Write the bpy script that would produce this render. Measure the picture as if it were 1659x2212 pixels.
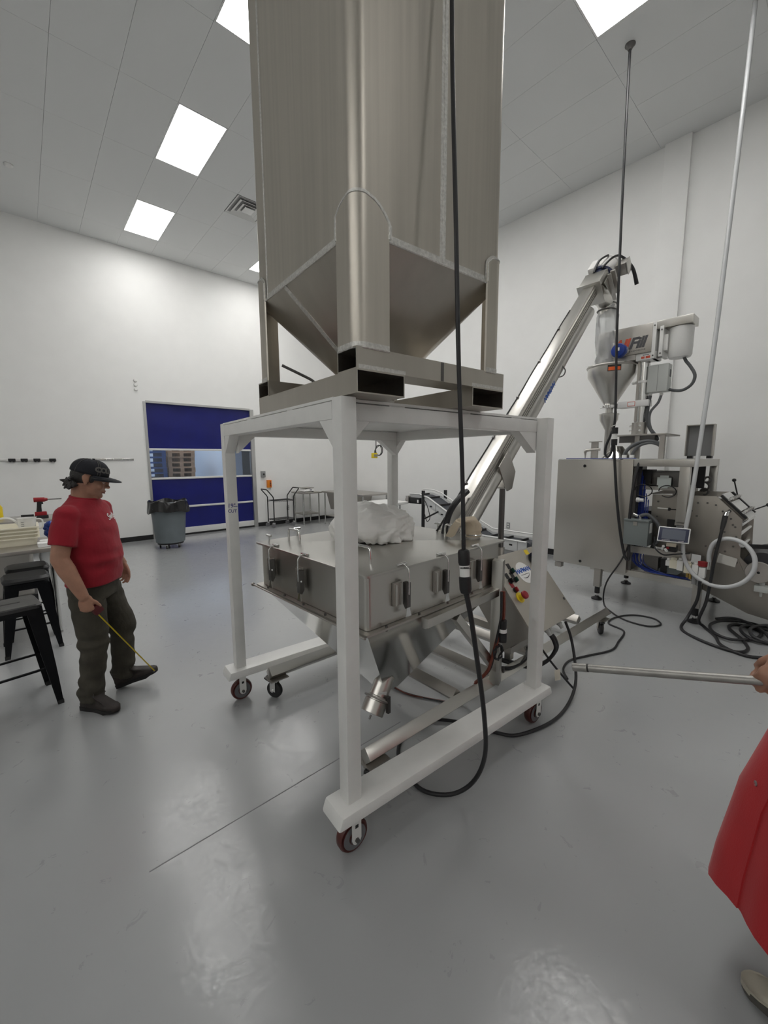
import bpy, bmesh, math, random
from mathutils import Vector as V, Matrix, Euler, noise
for o in list(bpy.data.objects): bpy.data.objects.remove(o)
S = bpy.context.scene
COL = S.collection
rad = math.radians
PI = math.pi

# ---------------------------------------------------------------- camera, world, exposure
PITCH, ROLL, YAW = rad(7.4534), rad(-0.29958), rad(41.5471)
FPX, CAMH = 873.85, 1.757
fw = V((math.sin(YAW)*math.cos(PITCH), math.cos(YAW)*math.cos(PITCH), -math.sin(PITCH)))
rt = V((math.cos(YAW), -math.sin(YAW), 0)); up = rt.cross(fw)
r2 = math.cos(ROLL)*rt + math.sin(ROLL)*up
u2 = -math.sin(ROLL)*rt + math.cos(ROLL)*up
cd = bpy.data.cameras.new('camera'); cam = bpy.data.objects.new('camera', cd); COL.objects.link(cam)
cam.matrix_world = Matrix(((r2.x, u2.x, -fw.x, 0), (r2.y, u2.y, -fw.y, 0), (r2.z, u2.z, -fw.z, CAMH), (0, 0, 0, 1)))
cd.sensor_fit = 'VERTICAL'; cd.sensor_height = 36; cd.sensor_width = 27; cd.lens = FPX*36/2212
cd.clip_start = .02; cd.clip_end = 100
S.camera = cam
W = bpy.data.worlds.new('world'); S.world = W; W.use_nodes = True
W.node_tree.nodes['Background'].inputs[0].default_value = (.8, .85, .9, 1)
W.node_tree.nodes['Background'].inputs[1].default_value = .3
S.view_settings.view_transform = 'Standard'; S.view_settings.look = 'None'
S.view_settings.gamma = 1; S.view_settings.use_curve_mapping = False
S.view_settings.exposure = 0.0
LAMP_POWER = 14.5          # radiance of the ceiling diffusers

# ---------------------------------------------------------------- materials
MATS = {}
def mat(name, col, rough=.5, metal=0., var=0., vscale=6., bump=0., bscale=60., stretch=None, rvar=0., spec=None, trans=0., alpha=1., emit=0., coat=0., sheen=0., sss=0., dark=None):
    """one principled material with procedural colour variation, roughness variation and bump"""
    if name in MATS: return MATS[name]
    m = bpy.data.materials.new(name); m.use_nodes = True; MATS[name] = m
    nt = m.node_tree; N = nt.nodes; Lk = nt.links
    p = N['Principled BSDF']
    c = (*col, 1)
    p.inputs['Base Color'].default_value = c
    p.inputs['Roughness'].default_value = rough; p.inputs['Metallic'].default_value = metal
    if spec is not None: p.inputs['Specular IOR Level'].default_value = spec
    if trans: p.inputs['Transmission Weight'].default_value = trans
    if coat: p.inputs['Coat Weight'].default_value = coat; p.inputs['Coat Roughness'].default_value = .12
    if sheen: p.inputs['Sheen Weight'].default_value = sheen
    if sss:
        p.inputs['Subsurface Weight'].default_value = sss; p.inputs['Subsurface Radius'].default_value = (.012, .005, .003)
    if emit:
        p.inputs['Emission Color'].default_value = c; p.inputs['Emission Strength'].default_value = emit
    if alpha < 1: p.inputs['Alpha'].default_value = alpha
    m.diffuse_color = c
    def coords(scale):
        t = N.new('ShaderNodeTexCoord'); mp = N.new('ShaderNodeMapping')
        s = stretch or (1, 1, 1)
        mp.inputs['Scale'].default_value = [scale*k for k in s]
        Lk.new(t.outputs['Object'], mp.inputs['Vector']); return mp.outputs['Vector']
    def noisetex(scale, detail=6, stretched=True):
        n = N.new('ShaderNodeTexNoise'); n.inputs['Scale'].default_value = 1; n.inputs['Detail'].default_value = detail
        Lk.new(coords(scale), n.inputs['Vector']); return n
    if var or rvar:
        n = noisetex(vscale)
        rp = N.new('ShaderNodeValToRGB'); rp.color_ramp.elements[0].position = .3; rp.color_ramp.elements[1].position = .7
        lo = [max(0, k*(1-var)) for k in col]; hi = [min(1, k*(1+var)) for k in col]
        if dark: lo = dark
        rp.color_ramp.elements[0].color = (*lo, 1); rp.color_ramp.elements[1].color = (*hi, 1)
        Lk.new(n.outputs['Fac'], rp.inputs['Fac'])
        if var: Lk.new(rp.outputs['Color'], p.inputs['Base Color'])
        if rvar:
            mr = N.new('ShaderNodeMapRange'); mr.inputs['From Min'].default_value = .3; mr.inputs['From Max'].default_value = .7
            mr.inputs['To Min'].default_value = max(.02, rough-rvar); mr.inputs['To Max'].default_value = min(1, rough+rvar)
            Lk.new(n.outputs['Fac'], mr.inputs['Value']); Lk.new(mr.outputs['Result'], p.inputs['Roughness'])
    if bump:
        n = noisetex(bscale, 3); b = N.new('ShaderNodeBump'); b.inputs['Strength'].default_value = bump; b.inputs['Distance'].default_value = .01
        Lk.new(n.outputs['Fac'], b.inputs['Height']); Lk.new(b.outputs['Normal'], p.inputs['Normal'])
    return m

def clear(name, tint, amount, rough=.08):
    """clear sheet: mostly transparent with a glossy surface"""
    if name in MATS: return MATS[name]
    m = bpy.data.materials.new(name); m.use_nodes = True; MATS[name] = m
    nt = m.node_tree; N = nt.nodes; Lk = nt.links; N.remove(N['Principled BSDF'])
    out = N['Material Output']; t = N.new('ShaderNodeBsdfTransparent'); t.inputs[0].default_value = (*tint, 1)
    g = N.new('ShaderNodeBsdfGlossy'); g.inputs['Roughness'].default_value = rough
    d = N.new('ShaderNodeBsdfDiffuse'); d.inputs[0].default_value = (.93, .94, .94, 1)
    a = N.new('ShaderNodeMixShader'); b = N.new('ShaderNodeMixShader'); fr = N.new('ShaderNodeFresnel'); fr.inputs[0].default_value = 1.35
    a.inputs[0].default_value = amount
    Lk.new(t.outputs[0], a.inputs[1]); Lk.new(d.outputs[0], a.inputs[2])
    Lk.new(fr.outputs[0], b.inputs[0]); Lk.new(a.outputs[0], b.inputs[1]); Lk.new(g.outputs[0], b.inputs[2])
    Lk.new(b.outputs[0], out.inputs['Surface']); return m

WALL = mat("wall_paint", (.87, .87, .855), .55, var=.015, vscale=3, bump=.04, bscale=220)
CEIL = mat('ceiling_tile_white', (.78, .79, .785), .85)
CEILGAP = mat('ceiling_grid', (.70, .71, .71), .6)
BLACKBASE = mat('black_vinyl_base', (.012, .012, .013), .45)
DIFF = mat('light_diffuser', (1, .985, .96), .5, emit=LAMP_POWER)
WHITEP = mat('white_powder_coat', (.80, .80, .78), .32, var=.03, vscale=9, bump=.06, bscale=160)
ALU = mat('mill_aluminium', (.56, .525, .465), .42, 1., var=.07, vscale=34, stretch=(1, 1, .02), rvar=.03)
ALUD = mat('mill_aluminium_bare', (.50, .47, .42), .34, 1., var=.05, vscale=12, stretch=(1, 1, .08), rvar=.03)
WELD = mat('brushed_weld', (.66, .65, .62), .5, 1., var=.15, vscale=90, bump=.25, bscale=160)
INNER = mat('tube_inside', (.20, .18, .16), .55, .8)
SS = mat('brushed_stainless', (.60, .585, .55), .32, 1.)
SSV = mat('stainless_satin', (.60, .585, .55), .30, 1.)
SSM = mat('stainless_mirror', (.64, .64, .625), .12, 1., bump=.03, bscale=5)
SSD = mat('stainless_dull', (.50, .48, .45), .42, 1.)
CHROME = mat('polished_steel', (.75, .75, .74), .14, 1.)
STEELD = mat('dark_steel', (.16, .155, .15), .4, .9)
BLACK = mat('black_plastic', (.014, .014, .015), .42)
BLACKG = mat('black_enamel', (.004, .0045, .006), .38, spec=.2)
RUBBER = mat('black_rubber', (.018, .018, .019), .55, bump=.05, bscale=90)
CABLE = mat('cable_jacket', (.016, .016, .018), .45)
GREYHOSE = mat('grey_conduit', (.10, .105, .11), .5)
REDW = mat('caster_red_tread', (.085, .022, .018), .4, var=.2, vscale=20)
GREYW = mat('caster_grey', (.16, .16, .17), .45)
BLUE = mat('blue_vinyl', (.006, .010, .150), .30, var=.12, vscale=2.5, bump=.06, bscale=5)
ALUW = mat('white_aluminium', (.78, .78, .77), .35, .15)
JAMB = mat('brushed_jamb', (.55, .55, .54), .35, .8)
GREYP = mat('grey_plastic', (.145, .17, .185), .5, var=.08, vscale=5)
BAGB = mat('black_bin_liner', (.008, .008, .009), .25, bump=.3, bscale=14)
CLEARBAG = clear('clear_poly_bag', (.97, .98, .98), .34)
CLEARW = clear('clear_vinyl_window', (.84, .91, 1.0), .04, .05)
CLEARH = clear('clear_hose', (.9, .92, .95), .55)
WOOD = mat('pallet_wood', (.48, .30, .18), .8, var=.3, vscale=9, stretch=(.2, 1, 1))
BLUEPL = mat('blue_pallet_paint', (.035, .085, .24), .6, var=.2, vscale=5)
IVORY = mat('ivory_plastic', (.80, .76, .62), .45)
WHITE = mat('white_plastic', (.82, .82, .80), .4)
PAPER = mat('white_paper', (.85, .85, .84), .7)
YEL = mat('yellow_plastic', (.80, .60, .02), .4)
ORANGE = mat('orange_plastic', (.75, .22, .01), .4)
RED = mat('red_plastic', (.30, .012, .018), .4)
BLUEP = mat('blue_plastic', (.012, .045, .28), .35)
GREEN = mat('green_plastic', (.005, .05, .035), .4)
GREYE = mat('grey_enclosure', (.56, .58, .56), .45)
GREYM = mat('grey_metal_box', (.20, .225, .225), .4)
GREYPVC = mat('grey_pvc', (.30, .30, .30), .5)
BAG = mat('white_poly_bag', (.95, .945, .92), .38, bump=.12, bscale=40)
CANVAS = mat('canvas_cloth', (.62, .53, .40), .85, bump=.2, bscale=150)
SCREEN = mat('dark_screen', (.10, .115, .15), .25)
NAVY = mat('navy_bezel', (.02, .025, .06), .35)
INKBLUE = mat('blue_ink', (.02, .10, .45), .5)
INKMARK = mat('marker_ink', (.03, .03, .22), .5)
INKBLACK = mat('black_ink', (.02, .02, .02), .5)
INKRED = mat('red_ink', (.62, .10, .05), .5)
INKGREY = mat('grey_ink', (.08, .08, .085), .5)
INKWHITE = mat('white_ink', (.85, .82, .82), .6)
ORLABEL = mat('orange_label', (.80, .13, .02), .5)
SKIN = mat('skin', (.37, .19, .125), .5, var=.10, vscale=18, bump=.05, bscale=160, sss=.08)
LIP = mat('lips', (.30, .11, .09), .45)
EYE = mat('eye_white', (.7, .68, .65), .25)
HAIR = mat('black_hair', (.010, .008, .007), .5, bump=.5, bscale=120)
REDT = mat('red_cotton', (.30, .007, .020), .9, var=.12, vscale=6, bump=.2, bscale=30, sheen=.1)
FILMPL = mat('film_plate_steel', (.34, .32, .29), .42, 1.)
REDCOAT = mat('red_labcoat', (.50, .008, .014), .85, var=.08, vscale=5, bump=.10, bscale=220, sheen=.2)
DENIM = mat('olive_denim', (.050, .045, .034), .9, var=.35, vscale=7, bump=.25, bscale=34)
BOOT = mat('brown_boot_leather', (.020, .014, .012), .6, var=.35, vscale=14, bump=.2, bscale=60)
SOLE = mat('boot_sole', (.010, .009, .009), .8)
SHOE = mat('cream_shoe_leather', (.47, .44, .36), .45, var=.10, vscale=10)
CAPM = mat('black_cap_cotton', (.006, .007, .012), .85, bump=.15, bscale=200)
STITCH = mat('grey_stitching', (.10, .095, .09), .8)
TAPEY = mat('tape_yellow', (.62, .47, .01), .45)
BELT = mat('belt_black', (.06, .065, .075), .6)
CONVP = mat('conveyor_panel', (.62, .63, .63), .4, .2)
BLUETUBE = mat('blue_air_tube', (.01, .03, .22), .4)
BRASS = mat('brass', (.45, .30, .10), .3, 1.)
COPPERC = mat('red_hose', (.16, .035, .02), .5)

def floor_material():
    """glossy grey epoxy: cloudy colour, cloudy gloss, faint scratches"""
    m = bpy.data.materials.new('grey_epoxy_floor'); m.use_nodes = True
    nt = m.node_tree; N = nt.nodes; Lk = nt.links; p = N['Principled BSDF']
    tc = N.new('ShaderNodeTexCoord')
    def nz(scale, detail=5, rough=.55, dist=0):
        n = N.new('ShaderNodeTexNoise'); n.inputs['Scale'].default_value = scale; n.inputs['Detail'].default_value = detail
        n.inputs['Roughness'].default_value = rough; n.inputs['Distortion'].default_value = dist
        Lk.new(tc.outputs['Object'], n.inputs['Vector']); return n
    a = nz(.8, 4); b = nz(2.2, 6, .6, .8); c = nz(9, 5, .65, 1.2); d = nz(5, 3, .5, 3.0)
    rp = N.new('ShaderNodeValToRGB'); e = rp.color_ramp.elements
    e[0].position = .3; e[0].color = (.355, .365, .37, 1); e[1].position = .7; e[1].color = (.385, .395, .40, 1)
    Lk.new(a.outputs['Fac'], rp.inputs['Fac'])
    # hairline scratches: narrow band of a strongly distorted noise
    s1 = N.new('ShaderNodeMath'); s1.operation = 'SUBTRACT'; s1.inputs[1].default_value = .5; Lk.new(d.outputs['Fac'], s1.inputs[0])
    s2 = N.new('ShaderNodeMath'); s2.operation = 'ABSOLUTE'; Lk.new(s1.outputs[0], s2.inputs[0])
    s3 = N.new('ShaderNodeMapRange'); s3.inputs['From Min'].default_value = .0; s3.inputs['From Max'].default_value = .0016; s3.inputs['To Min'].default_value = 1; s3.inputs['To Max'].default_value = 0
    Lk.new(s2.outputs[0], s3.inputs['Value'])
    s4 = N.new('ShaderNodeMapRange'); s4.inputs['From Min'].default_value = .58; s4.inputs['From Max'].default_value = .66; Lk.new(b.outputs['Fac'], s4.inputs['Value'])
    s5 = N.new('ShaderNodeMath'); s5.operation = 'MULTIPLY'; Lk.new(s3.outputs[0], s5.inputs[0]); Lk.new(s4.outputs[0], s5.inputs[1])
    mx = N.new('ShaderNodeMixRGB'); mx.inputs[2].default_value = (.43, .44, .44, 1)
    Lk.new(s5.outputs[0], mx.inputs[0]); Lk.new(rp.outputs[0], mx.inputs[1]); Lk.new(mx.outputs[0], p.inputs['Base Color'])
    mr = N.new('ShaderNodeMapRange'); mr.inputs['From Min'].default_value = .3; mr.inputs['From Max'].default_value = .7
    mr.inputs['To Min'].default_value = .26; mr.inputs['To Max'].default_value = .40
    Lk.new(c.outputs['Fac'], mr.inputs['Value']); Lk.new(mr.outputs[0], p.inputs['Roughness'])
    f = nz(34, 6, .7, 2.2)
    cr = N.new('ShaderNodeMapRange'); cr.inputs['From Min'].default_value = .35; cr.inputs['From Max'].default_value = .65
    cr.inputs['To Min'].default_value = .05; cr.inputs['To Max'].default_value = .17
    Lk.new(f.outputs['Fac'], cr.inputs['Value']); Lk.new(cr.outputs[0], p.inputs['Coat Roughness'])
    p.inputs['Coat Weight'].default_value = .9; p.inputs['Coat IOR'].default_value = 1.45
    bp = N.new('ShaderNodeBump'); bp.inputs['Strength'].default_value = .06; bp.inputs['Distance'].default_value = .012
    Lk.new(f.outputs['Fac'], bp.inputs['Height']); Lk.new(bp.outputs[0], p.inputs['Coat Normal'])
    return m
FLOOR = floor_material()

# ---------------------------------------------------------------- mesh builder
def ax3(d):
    d = V(d).normalized(); a = V((0, 0, 1)) if abs(d.z) < .93 else V((1, 0, 0))
    u = a.cross(d).normalized(); return u, d.cross(u).normalized(), d
def smooth_path(pts, k=6, closed=False):
    P = [V(p) for p in pts]; n = len(P); out = []
    rng = range(n if closed else n-1)
    for i in rng:
        if closed: a, b, c, d = P[(i-1) % n], P[i], P[(i+1) % n], P[(i+2) % n]
        else: a, b, c, d = P[max(i-1, 0)], P[i], P[i+1], P[min(i+2, n-1)]
        for j in range(k):
            t = j/k
            out.append(.5*((2*b)+(c-a)*t+(2*a-5*b+4*c-d)*t*t+(3*b-a-3*c+d)*t**3))
    if not closed: out.append(P[-1])
    return out
class MB:
    def __init__(s): s.bm = bmesh.new()
    def poly(s, vs, fs):
        v = [s.bm.verts.new(p) for p in vs]
        for f in fs:
            try: s.bm.faces.new([v[i] for i in f])
            except ValueError: pass
        return s
    def box(s, x0, x1, y0, y1, z0, z1):
        return s.poly([(x, y, z) for x in (x0, x1) for y in (y0, y1) for z in (z0, z1)],
                      [(0, 1, 3, 2), (4, 6, 7, 5), (0, 4, 5, 1), (2, 3, 7, 6), (0, 2, 6, 4), (1, 5, 7, 3)])
    def obox(s, c, sx, sy, sz, X, Y):
        X = V(X).normalized(); Y = V(Y).normalized(); Z = X.cross(Y); c = V(c)
        return s.poly([c+X*a*sx/2+Y*b*sy/2+Z*d*sz/2 for a in (-1, 1) for b in (-1, 1) for d in (-1, 1)],
                      [(0, 1, 3, 2), (4, 6, 7, 5), (0, 4, 5, 1), (2, 3, 7, 6), (0, 2, 6, 4), (1, 5, 7, 3)])
    def bar(s, p, q, w, h, roll=0.):
        """rectangular bar p->q, w sideways, h in the other direction"""
        p, q = V(p), V(q); u, v, d = ax3(q-p)
        if roll: u, v = u*math.cos(roll)+v*math.sin(roll), v*math.cos(roll)-u*math.sin(roll)
        return s.obox((p+q)/2, (q-p).length, w, h, d, u)
    def loft(s, rings, caps=True, closed=False):
        R = [[s.bm.verts.new(p) for p in r] for r in rings]; n = len(R[0])
        for a, b in list(zip(R, R[1:]))+([(R[-1], R[0])] if closed else []):
            for i in range(n):
                try: s.bm.faces.new((a[i], a[(i+1) % n], b[(i+1) % n], b[i]))
                except ValueError: pass
        if caps and not closed:
            s.bm.faces.new(R[0][::-1]); s.bm.faces.new(R[-1])
        return s
    def cyl(s, p, q, r, r2=None, n=18, caps=True):
        p, q = V(p), V(q); u, v, d = ax3(q-p); r2 = r if r2 is None else r2
        f = lambda c, k: [c+(u*math.cos(t)+v*math.sin(t))*k for t in (2*PI*i/n for i in range(n))]
        return s.loft([f(p, r), f(q, r2)], caps)
    def tube(s, pts, r, n=8, closed=False, smooth=0, flat=1.):
        P = smooth_path(pts, smooth, closed) if smooth else [V(p) for p in pts]
        m = len(P); rs = r if isinstance(r, (list, tuple)) else None; rings = []
        pu = None
        for i, c in enumerate(P):
            d = (P[(i+1) % m]-P[i-1]) if closed else (P[min(i+1, m-1)]-P[max(i-1, 0)])
            d.normalize()
            if pu is None: pu = ax3(d)[0]
            u = (pu-d*pu.dot(d)); u = u.normalized() if u.length > 1e-6 else ax3(d)[0]
            v = d.cross(u); pu = u
            if rs: t = i/(m-1)*(len(rs)-1); a = int(min(t, len(rs)-2)); k = rs[a]+(rs[a+1]-rs[a])*(t-a)
            else: k = r
            rings.append([c+(u*math.cos(2*PI*j/n)+v*math.sin(2*PI*j/n)*flat)*k for j in range(n)])
        return s.loft(rings, not closed, closed)
    def lathe(s, prof, o=(0, 0, 0), d=(0, 0, 1), n=28, caps=True):
        u, v, d = ax3(d); o = V(o)
        return s.loft([[o+d*z+(u*math.cos(2*PI*i/n)+v*math.sin(2*PI*i/n))*max(r, 1e-4) for i in range(n)] for r, z in prof], caps)
    def prism(s, pts, ext):
        a = [V(p) for p in pts]; e = V(ext); n = len(a)
        v = [s.bm.verts.new(p) for p in a]+[s.bm.verts.new(p+e) for p in a]
        s.bm.faces.new(v[:n][::-1]); s.bm.faces.new(v[n:])
        for i in range(n): s.bm.faces.new((v[i], v[(i+1) % n], v[n+(i+1) % n], v[n+i]))
        return s
    def ell(s, c, rx, ry, rz, M=None, nu=16, nv=10):
        c = V(c); rings = []
        for j in range(nv+1):
            t = -PI/2+PI*j/nv; k = max(math.cos(t), .02)
            ring = [V((rx*k*math.cos(2*PI*i/nu), ry*k*math.sin(2*PI*i/nu), rz*math.sin(t))) for i in range(nu)]
            rings.append([c+(M @ p if M else p) for p in ring])
        return s.loft(rings)
    def frame(s, x0, x1, z0, z1, w, y0, y1):
        """picture-frame in the xz plane"""
        s.box(x0, x0+w, y0, y1, z0, z1); s.box(x1-w, x1, y0, y1, z0, z1)
        s.box(x0+w, x1-w, y0, y1, z0, z0+w); return s.box(x0+w, x1-w, y0, y1, z1-w, z1)
    def rtube(s, p, q, w, h, t=.004, roll=0.):
        """open-ended rectangular hollow section"""
        p, q = V(p), V(q); u, v, d = ax3(q-p)
        if roll: u, v = u*math.cos(roll)+v*math.sin(roll), v*math.cos(roll)-u*math.sin(roll)
        f = lambda c, a, b: [c+u*a*i+v*b*j for i, j in ((-1, -1), (1, -1), (1, 1), (-1, 1))]
        return s.loft([f(p, w/2, h/2), f(q, w/2, h/2), f(q, w/2-t, h/2-t), f(p, w/2-t, h/2-t)], False, True)
    def tf(s, M):
        bmesh.ops.transform(s.bm, matrix=M, verts=s.bm.verts); return s
    def disp(s, amp, sc, seed=0.):
        s.bm.normal_update()
        for v in s.bm.verts:
            v.co += v.normal*amp*noise.noise(v.co*sc+V((seed, seed*1.7, 0)))
        return s

def tag(o, label=None, cat=None, group=None, kind=None):
    if label: o['label'] = label
    if cat: o['category'] = cat
    if group: o['group'] = group
    if kind: o['kind'] = kind
    return o
INV = {}
def thing(name, label, cat, loc=(0, 0, 0), rz=0., group=None, world=True):
    o = bpy.data.objects.new(name, None); COL.objects.link(o); o.empty_display_size = .1
    o.location = loc; o.rotation_euler = (0, 0, rz)
    M = Matrix.Translation(V(loc)) @ Matrix.Rotation(rz, 4, 'Z')
    INV[o] = M.inverted() if world else None
    return tag(o, label, cat, group)
def to_mesh(name, mb, m, bev=0., seg=2, sharp=35):
    bm = mb.bm
    bmesh.ops.recalc_face_normals(bm, faces=bm.faces)
    if bev:
        es = [e for e in bm.edges if len(e.link_faces) == 2 and e.calc_face_angle(0) > .6]
        bmesh.ops.bevel(bm, geom=es, offset=bev, segments=seg, affect='EDGES', profile=.6, clamp_overlap=True)
    me = bpy.data.meshes.new(name); bm.to_mesh(me); bm.free()
    me.polygons.foreach_set('use_smooth', [True]*len(me.polygons)); me.set_sharp_from_angle(angle=rad(sharp))
    for k in (m if isinstance(m, list) else [m]): me.materials.append(k)
    return me
def part(root, name, mb, m, par=None, label=None, bev=0., seg=2, kind=None, sharp=35):
    """one mesh part of a thing; par = the part it belongs to when it is a sub-part"""
    if INV.get(root) is not None: mb.tf(INV[root])
    o = bpy.data.objects.new(name, to_mesh(name, mb, m, bev, seg, 26 if bev and sharp == 35 else sharp)); COL.objects.link(o)
    o.parent = par or root
    if label: o['label'] = label
    if kind: o['kind'] = kind
    return o
def solo(name, label, cat, mb, m, loc=None, group=None, bev=0., kind=None, sharp=35):
    """a thing that is one mesh (vertices in world space)"""
    if loc is not None: mb.tf(Matrix.Translation(-V(loc)))
    o = bpy.data.objects.new(name, to_mesh(name, mb, m, bev, 2, sharp)); COL.objects.link(o)
    if loc is not None: o.location = loc
    return tag(o, label, cat, group, kind)
def struct(name, mb, m, par=None, bev=0.):
    o = bpy.data.objects.new(name, to_mesh(name, mb, m, bev)); COL.objects.link(o)
    if par: o.parent = par
    else: o['kind'] = 'structure'
    return o
def dup(src, loc, rz=0., label=None):
    r = src.copy(); COL.objects.link(r); r.location = loc; r.rotation_euler = (0, 0, rz)
    if label: r['label'] = label
    for a in list(src.children):
        b = a.copy(); COL.objects.link(b); b.parent = r
        for c in list(a.children):
            d = c.copy(); COL.objects.link(d); d.parent = b
    return r
def text_mb(s, size, depth=.001, bold=0., shear=0., spacing=1., align='CENTER'):
    """lettering as geometry in the xy plane, facing +z"""
    c = bpy.data.curves.new('t', 'FONT'); c.body = s; c.size = size; c.extrude = depth; c.offset = bold; c.shear = shear
    c.align_x = align; c.align_y = 'CENTER'; c.space_character = spacing; c.resolution_u = 3
    o = bpy.data.objects.new('t', c); COL.objects.link(o)
    dg = bpy.context.evaluated_depsgraph_get(); me = bpy.data.meshes.new_from_object(o.evaluated_get(dg))
    b = MB(); b.bm.from_mesh(me)
    bpy.data.objects.remove(o); bpy.data.curves.remove(c); bpy.data.meshes.remove(me)
    return b
def face_m(o, X, Y):
    """matrix placing the xy plane at o with axes X, Y"""
    X = V(X).normalized(); Y = V(Y); Y = (Y-X*Y.dot(X)).normalized(); Z = X.cross(Y); o = V(o)
    return Matrix(((X.x, Y.x, Z.x, o.x), (X.y, Y.y, Z.y, o.y), (X.z, Y.z, Z.z, o.z), (0, 0, 0, 1)))
def organic(root, name, mb, m, voxel=.008, smooth=4, par=None, label=None, wr=None, dec=None):
    """fuse overlapping closed shapes into one continuous surface"""
    if root is not None and INV.get(root) is not None: mb.tf(INV[root])
    bmesh.ops.recalc_face_normals(mb.bm, faces=mb.bm.faces)
    me = bpy.data.meshes.new(name); mb.bm.to_mesh(me); mb.bm.free()
    o = bpy.data.objects.new('tmp', me); COL.objects.link(o)
    r = o.modifiers.new('r', 'REMESH'); r.mode = 'VOXEL'; r.voxel_size = voxel
    if smooth:
        sm = o.modifiers.new('s', 'SMOOTH'); sm.iterations = smooth; sm.factor = .5
    dg = bpy.context.evaluated_depsgraph_get(); me2 = bpy.data.meshes.new_from_object(o.evaluated_get(dg))
    bpy.data.objects.remove(o); bpy.data.meshes.remove(me)
    if wr:
        amp, sc, fn = wr; no = [v.normal.copy() for v in me2.vertices]
        for v, n in zip(me2.vertices, no): v.co += n*amp*fn(v.co)*noise.noise(V((v.co.x*sc[0], v.co.y*sc[1], v.co.z*sc[2])))
    me2.name = name; me2.polygons.foreach_set('use_smooth', [True]*len(me2.polygons))
    me2.materials.clear(); me2.materials.append(m)
    ob = bpy.data.objects.new(name, me2); COL.objects.link(ob)
    if par or root: ob.parent = par or root
    if label: ob['label'] = label
    return ob
# ================================================================ SETTING
XR, YB, ZC = 7.136, 10.139, 6.07
XL, YF = -6.0, -5.0
DX0, DX1, DZ = 2.06, 4.52, 3.02
fl = struct('floor', MB().box(XL-.2, XR+.2, YF-.2, YB+5.2, -.12, 0), FLOOR)
struct('floor_joint', MB().box(.25, 1.75, 1.815, 1.821, 0, .0006), mat('joint_filler', (.22, .225, .23), .5), fl)
struct('wall_back', MB().box(XL-.2, DX0, YB, YB+.2, 0, ZC+.2).box(DX1, XR+.2, YB, YB+.2, 0, ZC+.2).box(DX0, DX1, YB, YB+.2, DZ, ZC+.2), WALL)
struct('wall_right', MB().box(XR, XR+.2, YF, YB, 0, ZC+.2), WALL)
struct('wall_left', MB().box(XL-.2, XL, YF, YB, 0, ZC+.2), WALL)
struct('wall_front', MB().box(XL-.2, XR+.2, YF-.2, YF, 0, ZC+.2), WALL)
struct('trim_1', MB().box(XR-.055, XR, 1.746, 2.056, .1, ZC), WALL, bev=.004)
cl = struct('ceiling', MB().box(XL-.2, XR+.2, YF-.2, YB+.2, ZC+.018, ZC+.2), CEILGAP)
struct('baseboard_back', MB().box(XL, DX0-.002, YB-.012, YB, 0, .105).box(DX1+.002, XR, YB-.012, YB, 0, .105), BLACKBASE)
struct('baseboard_right', MB().box(XR-.012, XR, YF, 1.746, 0, .105).box(XR-.012, XR, 2.056, YB-.013, 0, .105).box(XR-.067, XR-.055, 1.734, 2.068, 0, .105), BLACKBASE)
# lay-in ceiling tiles 0.61 x 1.22, a light in every fourth column and second row, plus added fill panels
GX, GY = [5.469+.6096*k for k in range(-18, 3)], [2.115+1.219*k for k in range(-6, 7)]
LX = [1.811, 4.250, -5.503]
LY = [8.21, 5.772, 3.334, .896, -1.542, -3.98]
def lamp_here(x, y):
    if x < 0: return y < 4  # unseen panels on the far left, added as fill light
    return y > 0 or (x < 3 and y < -2)  # the one far behind the camera is also added fill
tile_me = None
tl = []
for x in GX:
    for y in GY:
        x1, y1 = min(x+.6096, XR), min(y+1.219, YB)
        if x1-x < .05 or y1-y < .05 or x < XL or y < YF: continue
        if any(abs(x-a) < .1 for a in LX) and any(abs(y-b) < .1 for b in LY) and lamp_here(x, y): continue
        vent = abs(x-3.03) < .1 and abs(y-6.991) < .1
        if vent: y += .61
        full = x1-x > .6 and y1-y > 1.2
        if full and tile_me:
            o = bpy.data.objects.new('ceiling_tile', tile_me); COL.objects.link(o); o.parent = cl
        else:
            w, d = x1-x, y1-y
            o = struct('ceiling_tile', MB().box(.0014, w-.0014, .0014, d-.0014, 0, .014), CEIL, cl)
            if full: tile_me = o.data
        o.location = (x, y, ZC)
LAMPLAB = {(1.811, 8.21): 'bright square-looking ceiling light panel nearest the back wall', (1.811, 5.772): 'bright ceiling light panel second from the back wall, left of the tall tote',
           (1.811, 3.334): 'ceiling light panel cut off at the top of the photo beside the tote left edge', (4.250, .896): 'ceiling light panel cut off at the top right near the hanging cord',
           (1.811, .896): 'ceiling light panel above the stand, out of view', (4.250, 3.334): 'ceiling light panel hidden straight behind the tote, nearest the camera',
           (4.250, 5.772): 'ceiling light panel hidden behind the tote, second from the back wall', (4.250, 8.21): 'ceiling light panel by the back wall, half hidden by the tote edge'}
lamp0 = None
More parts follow.
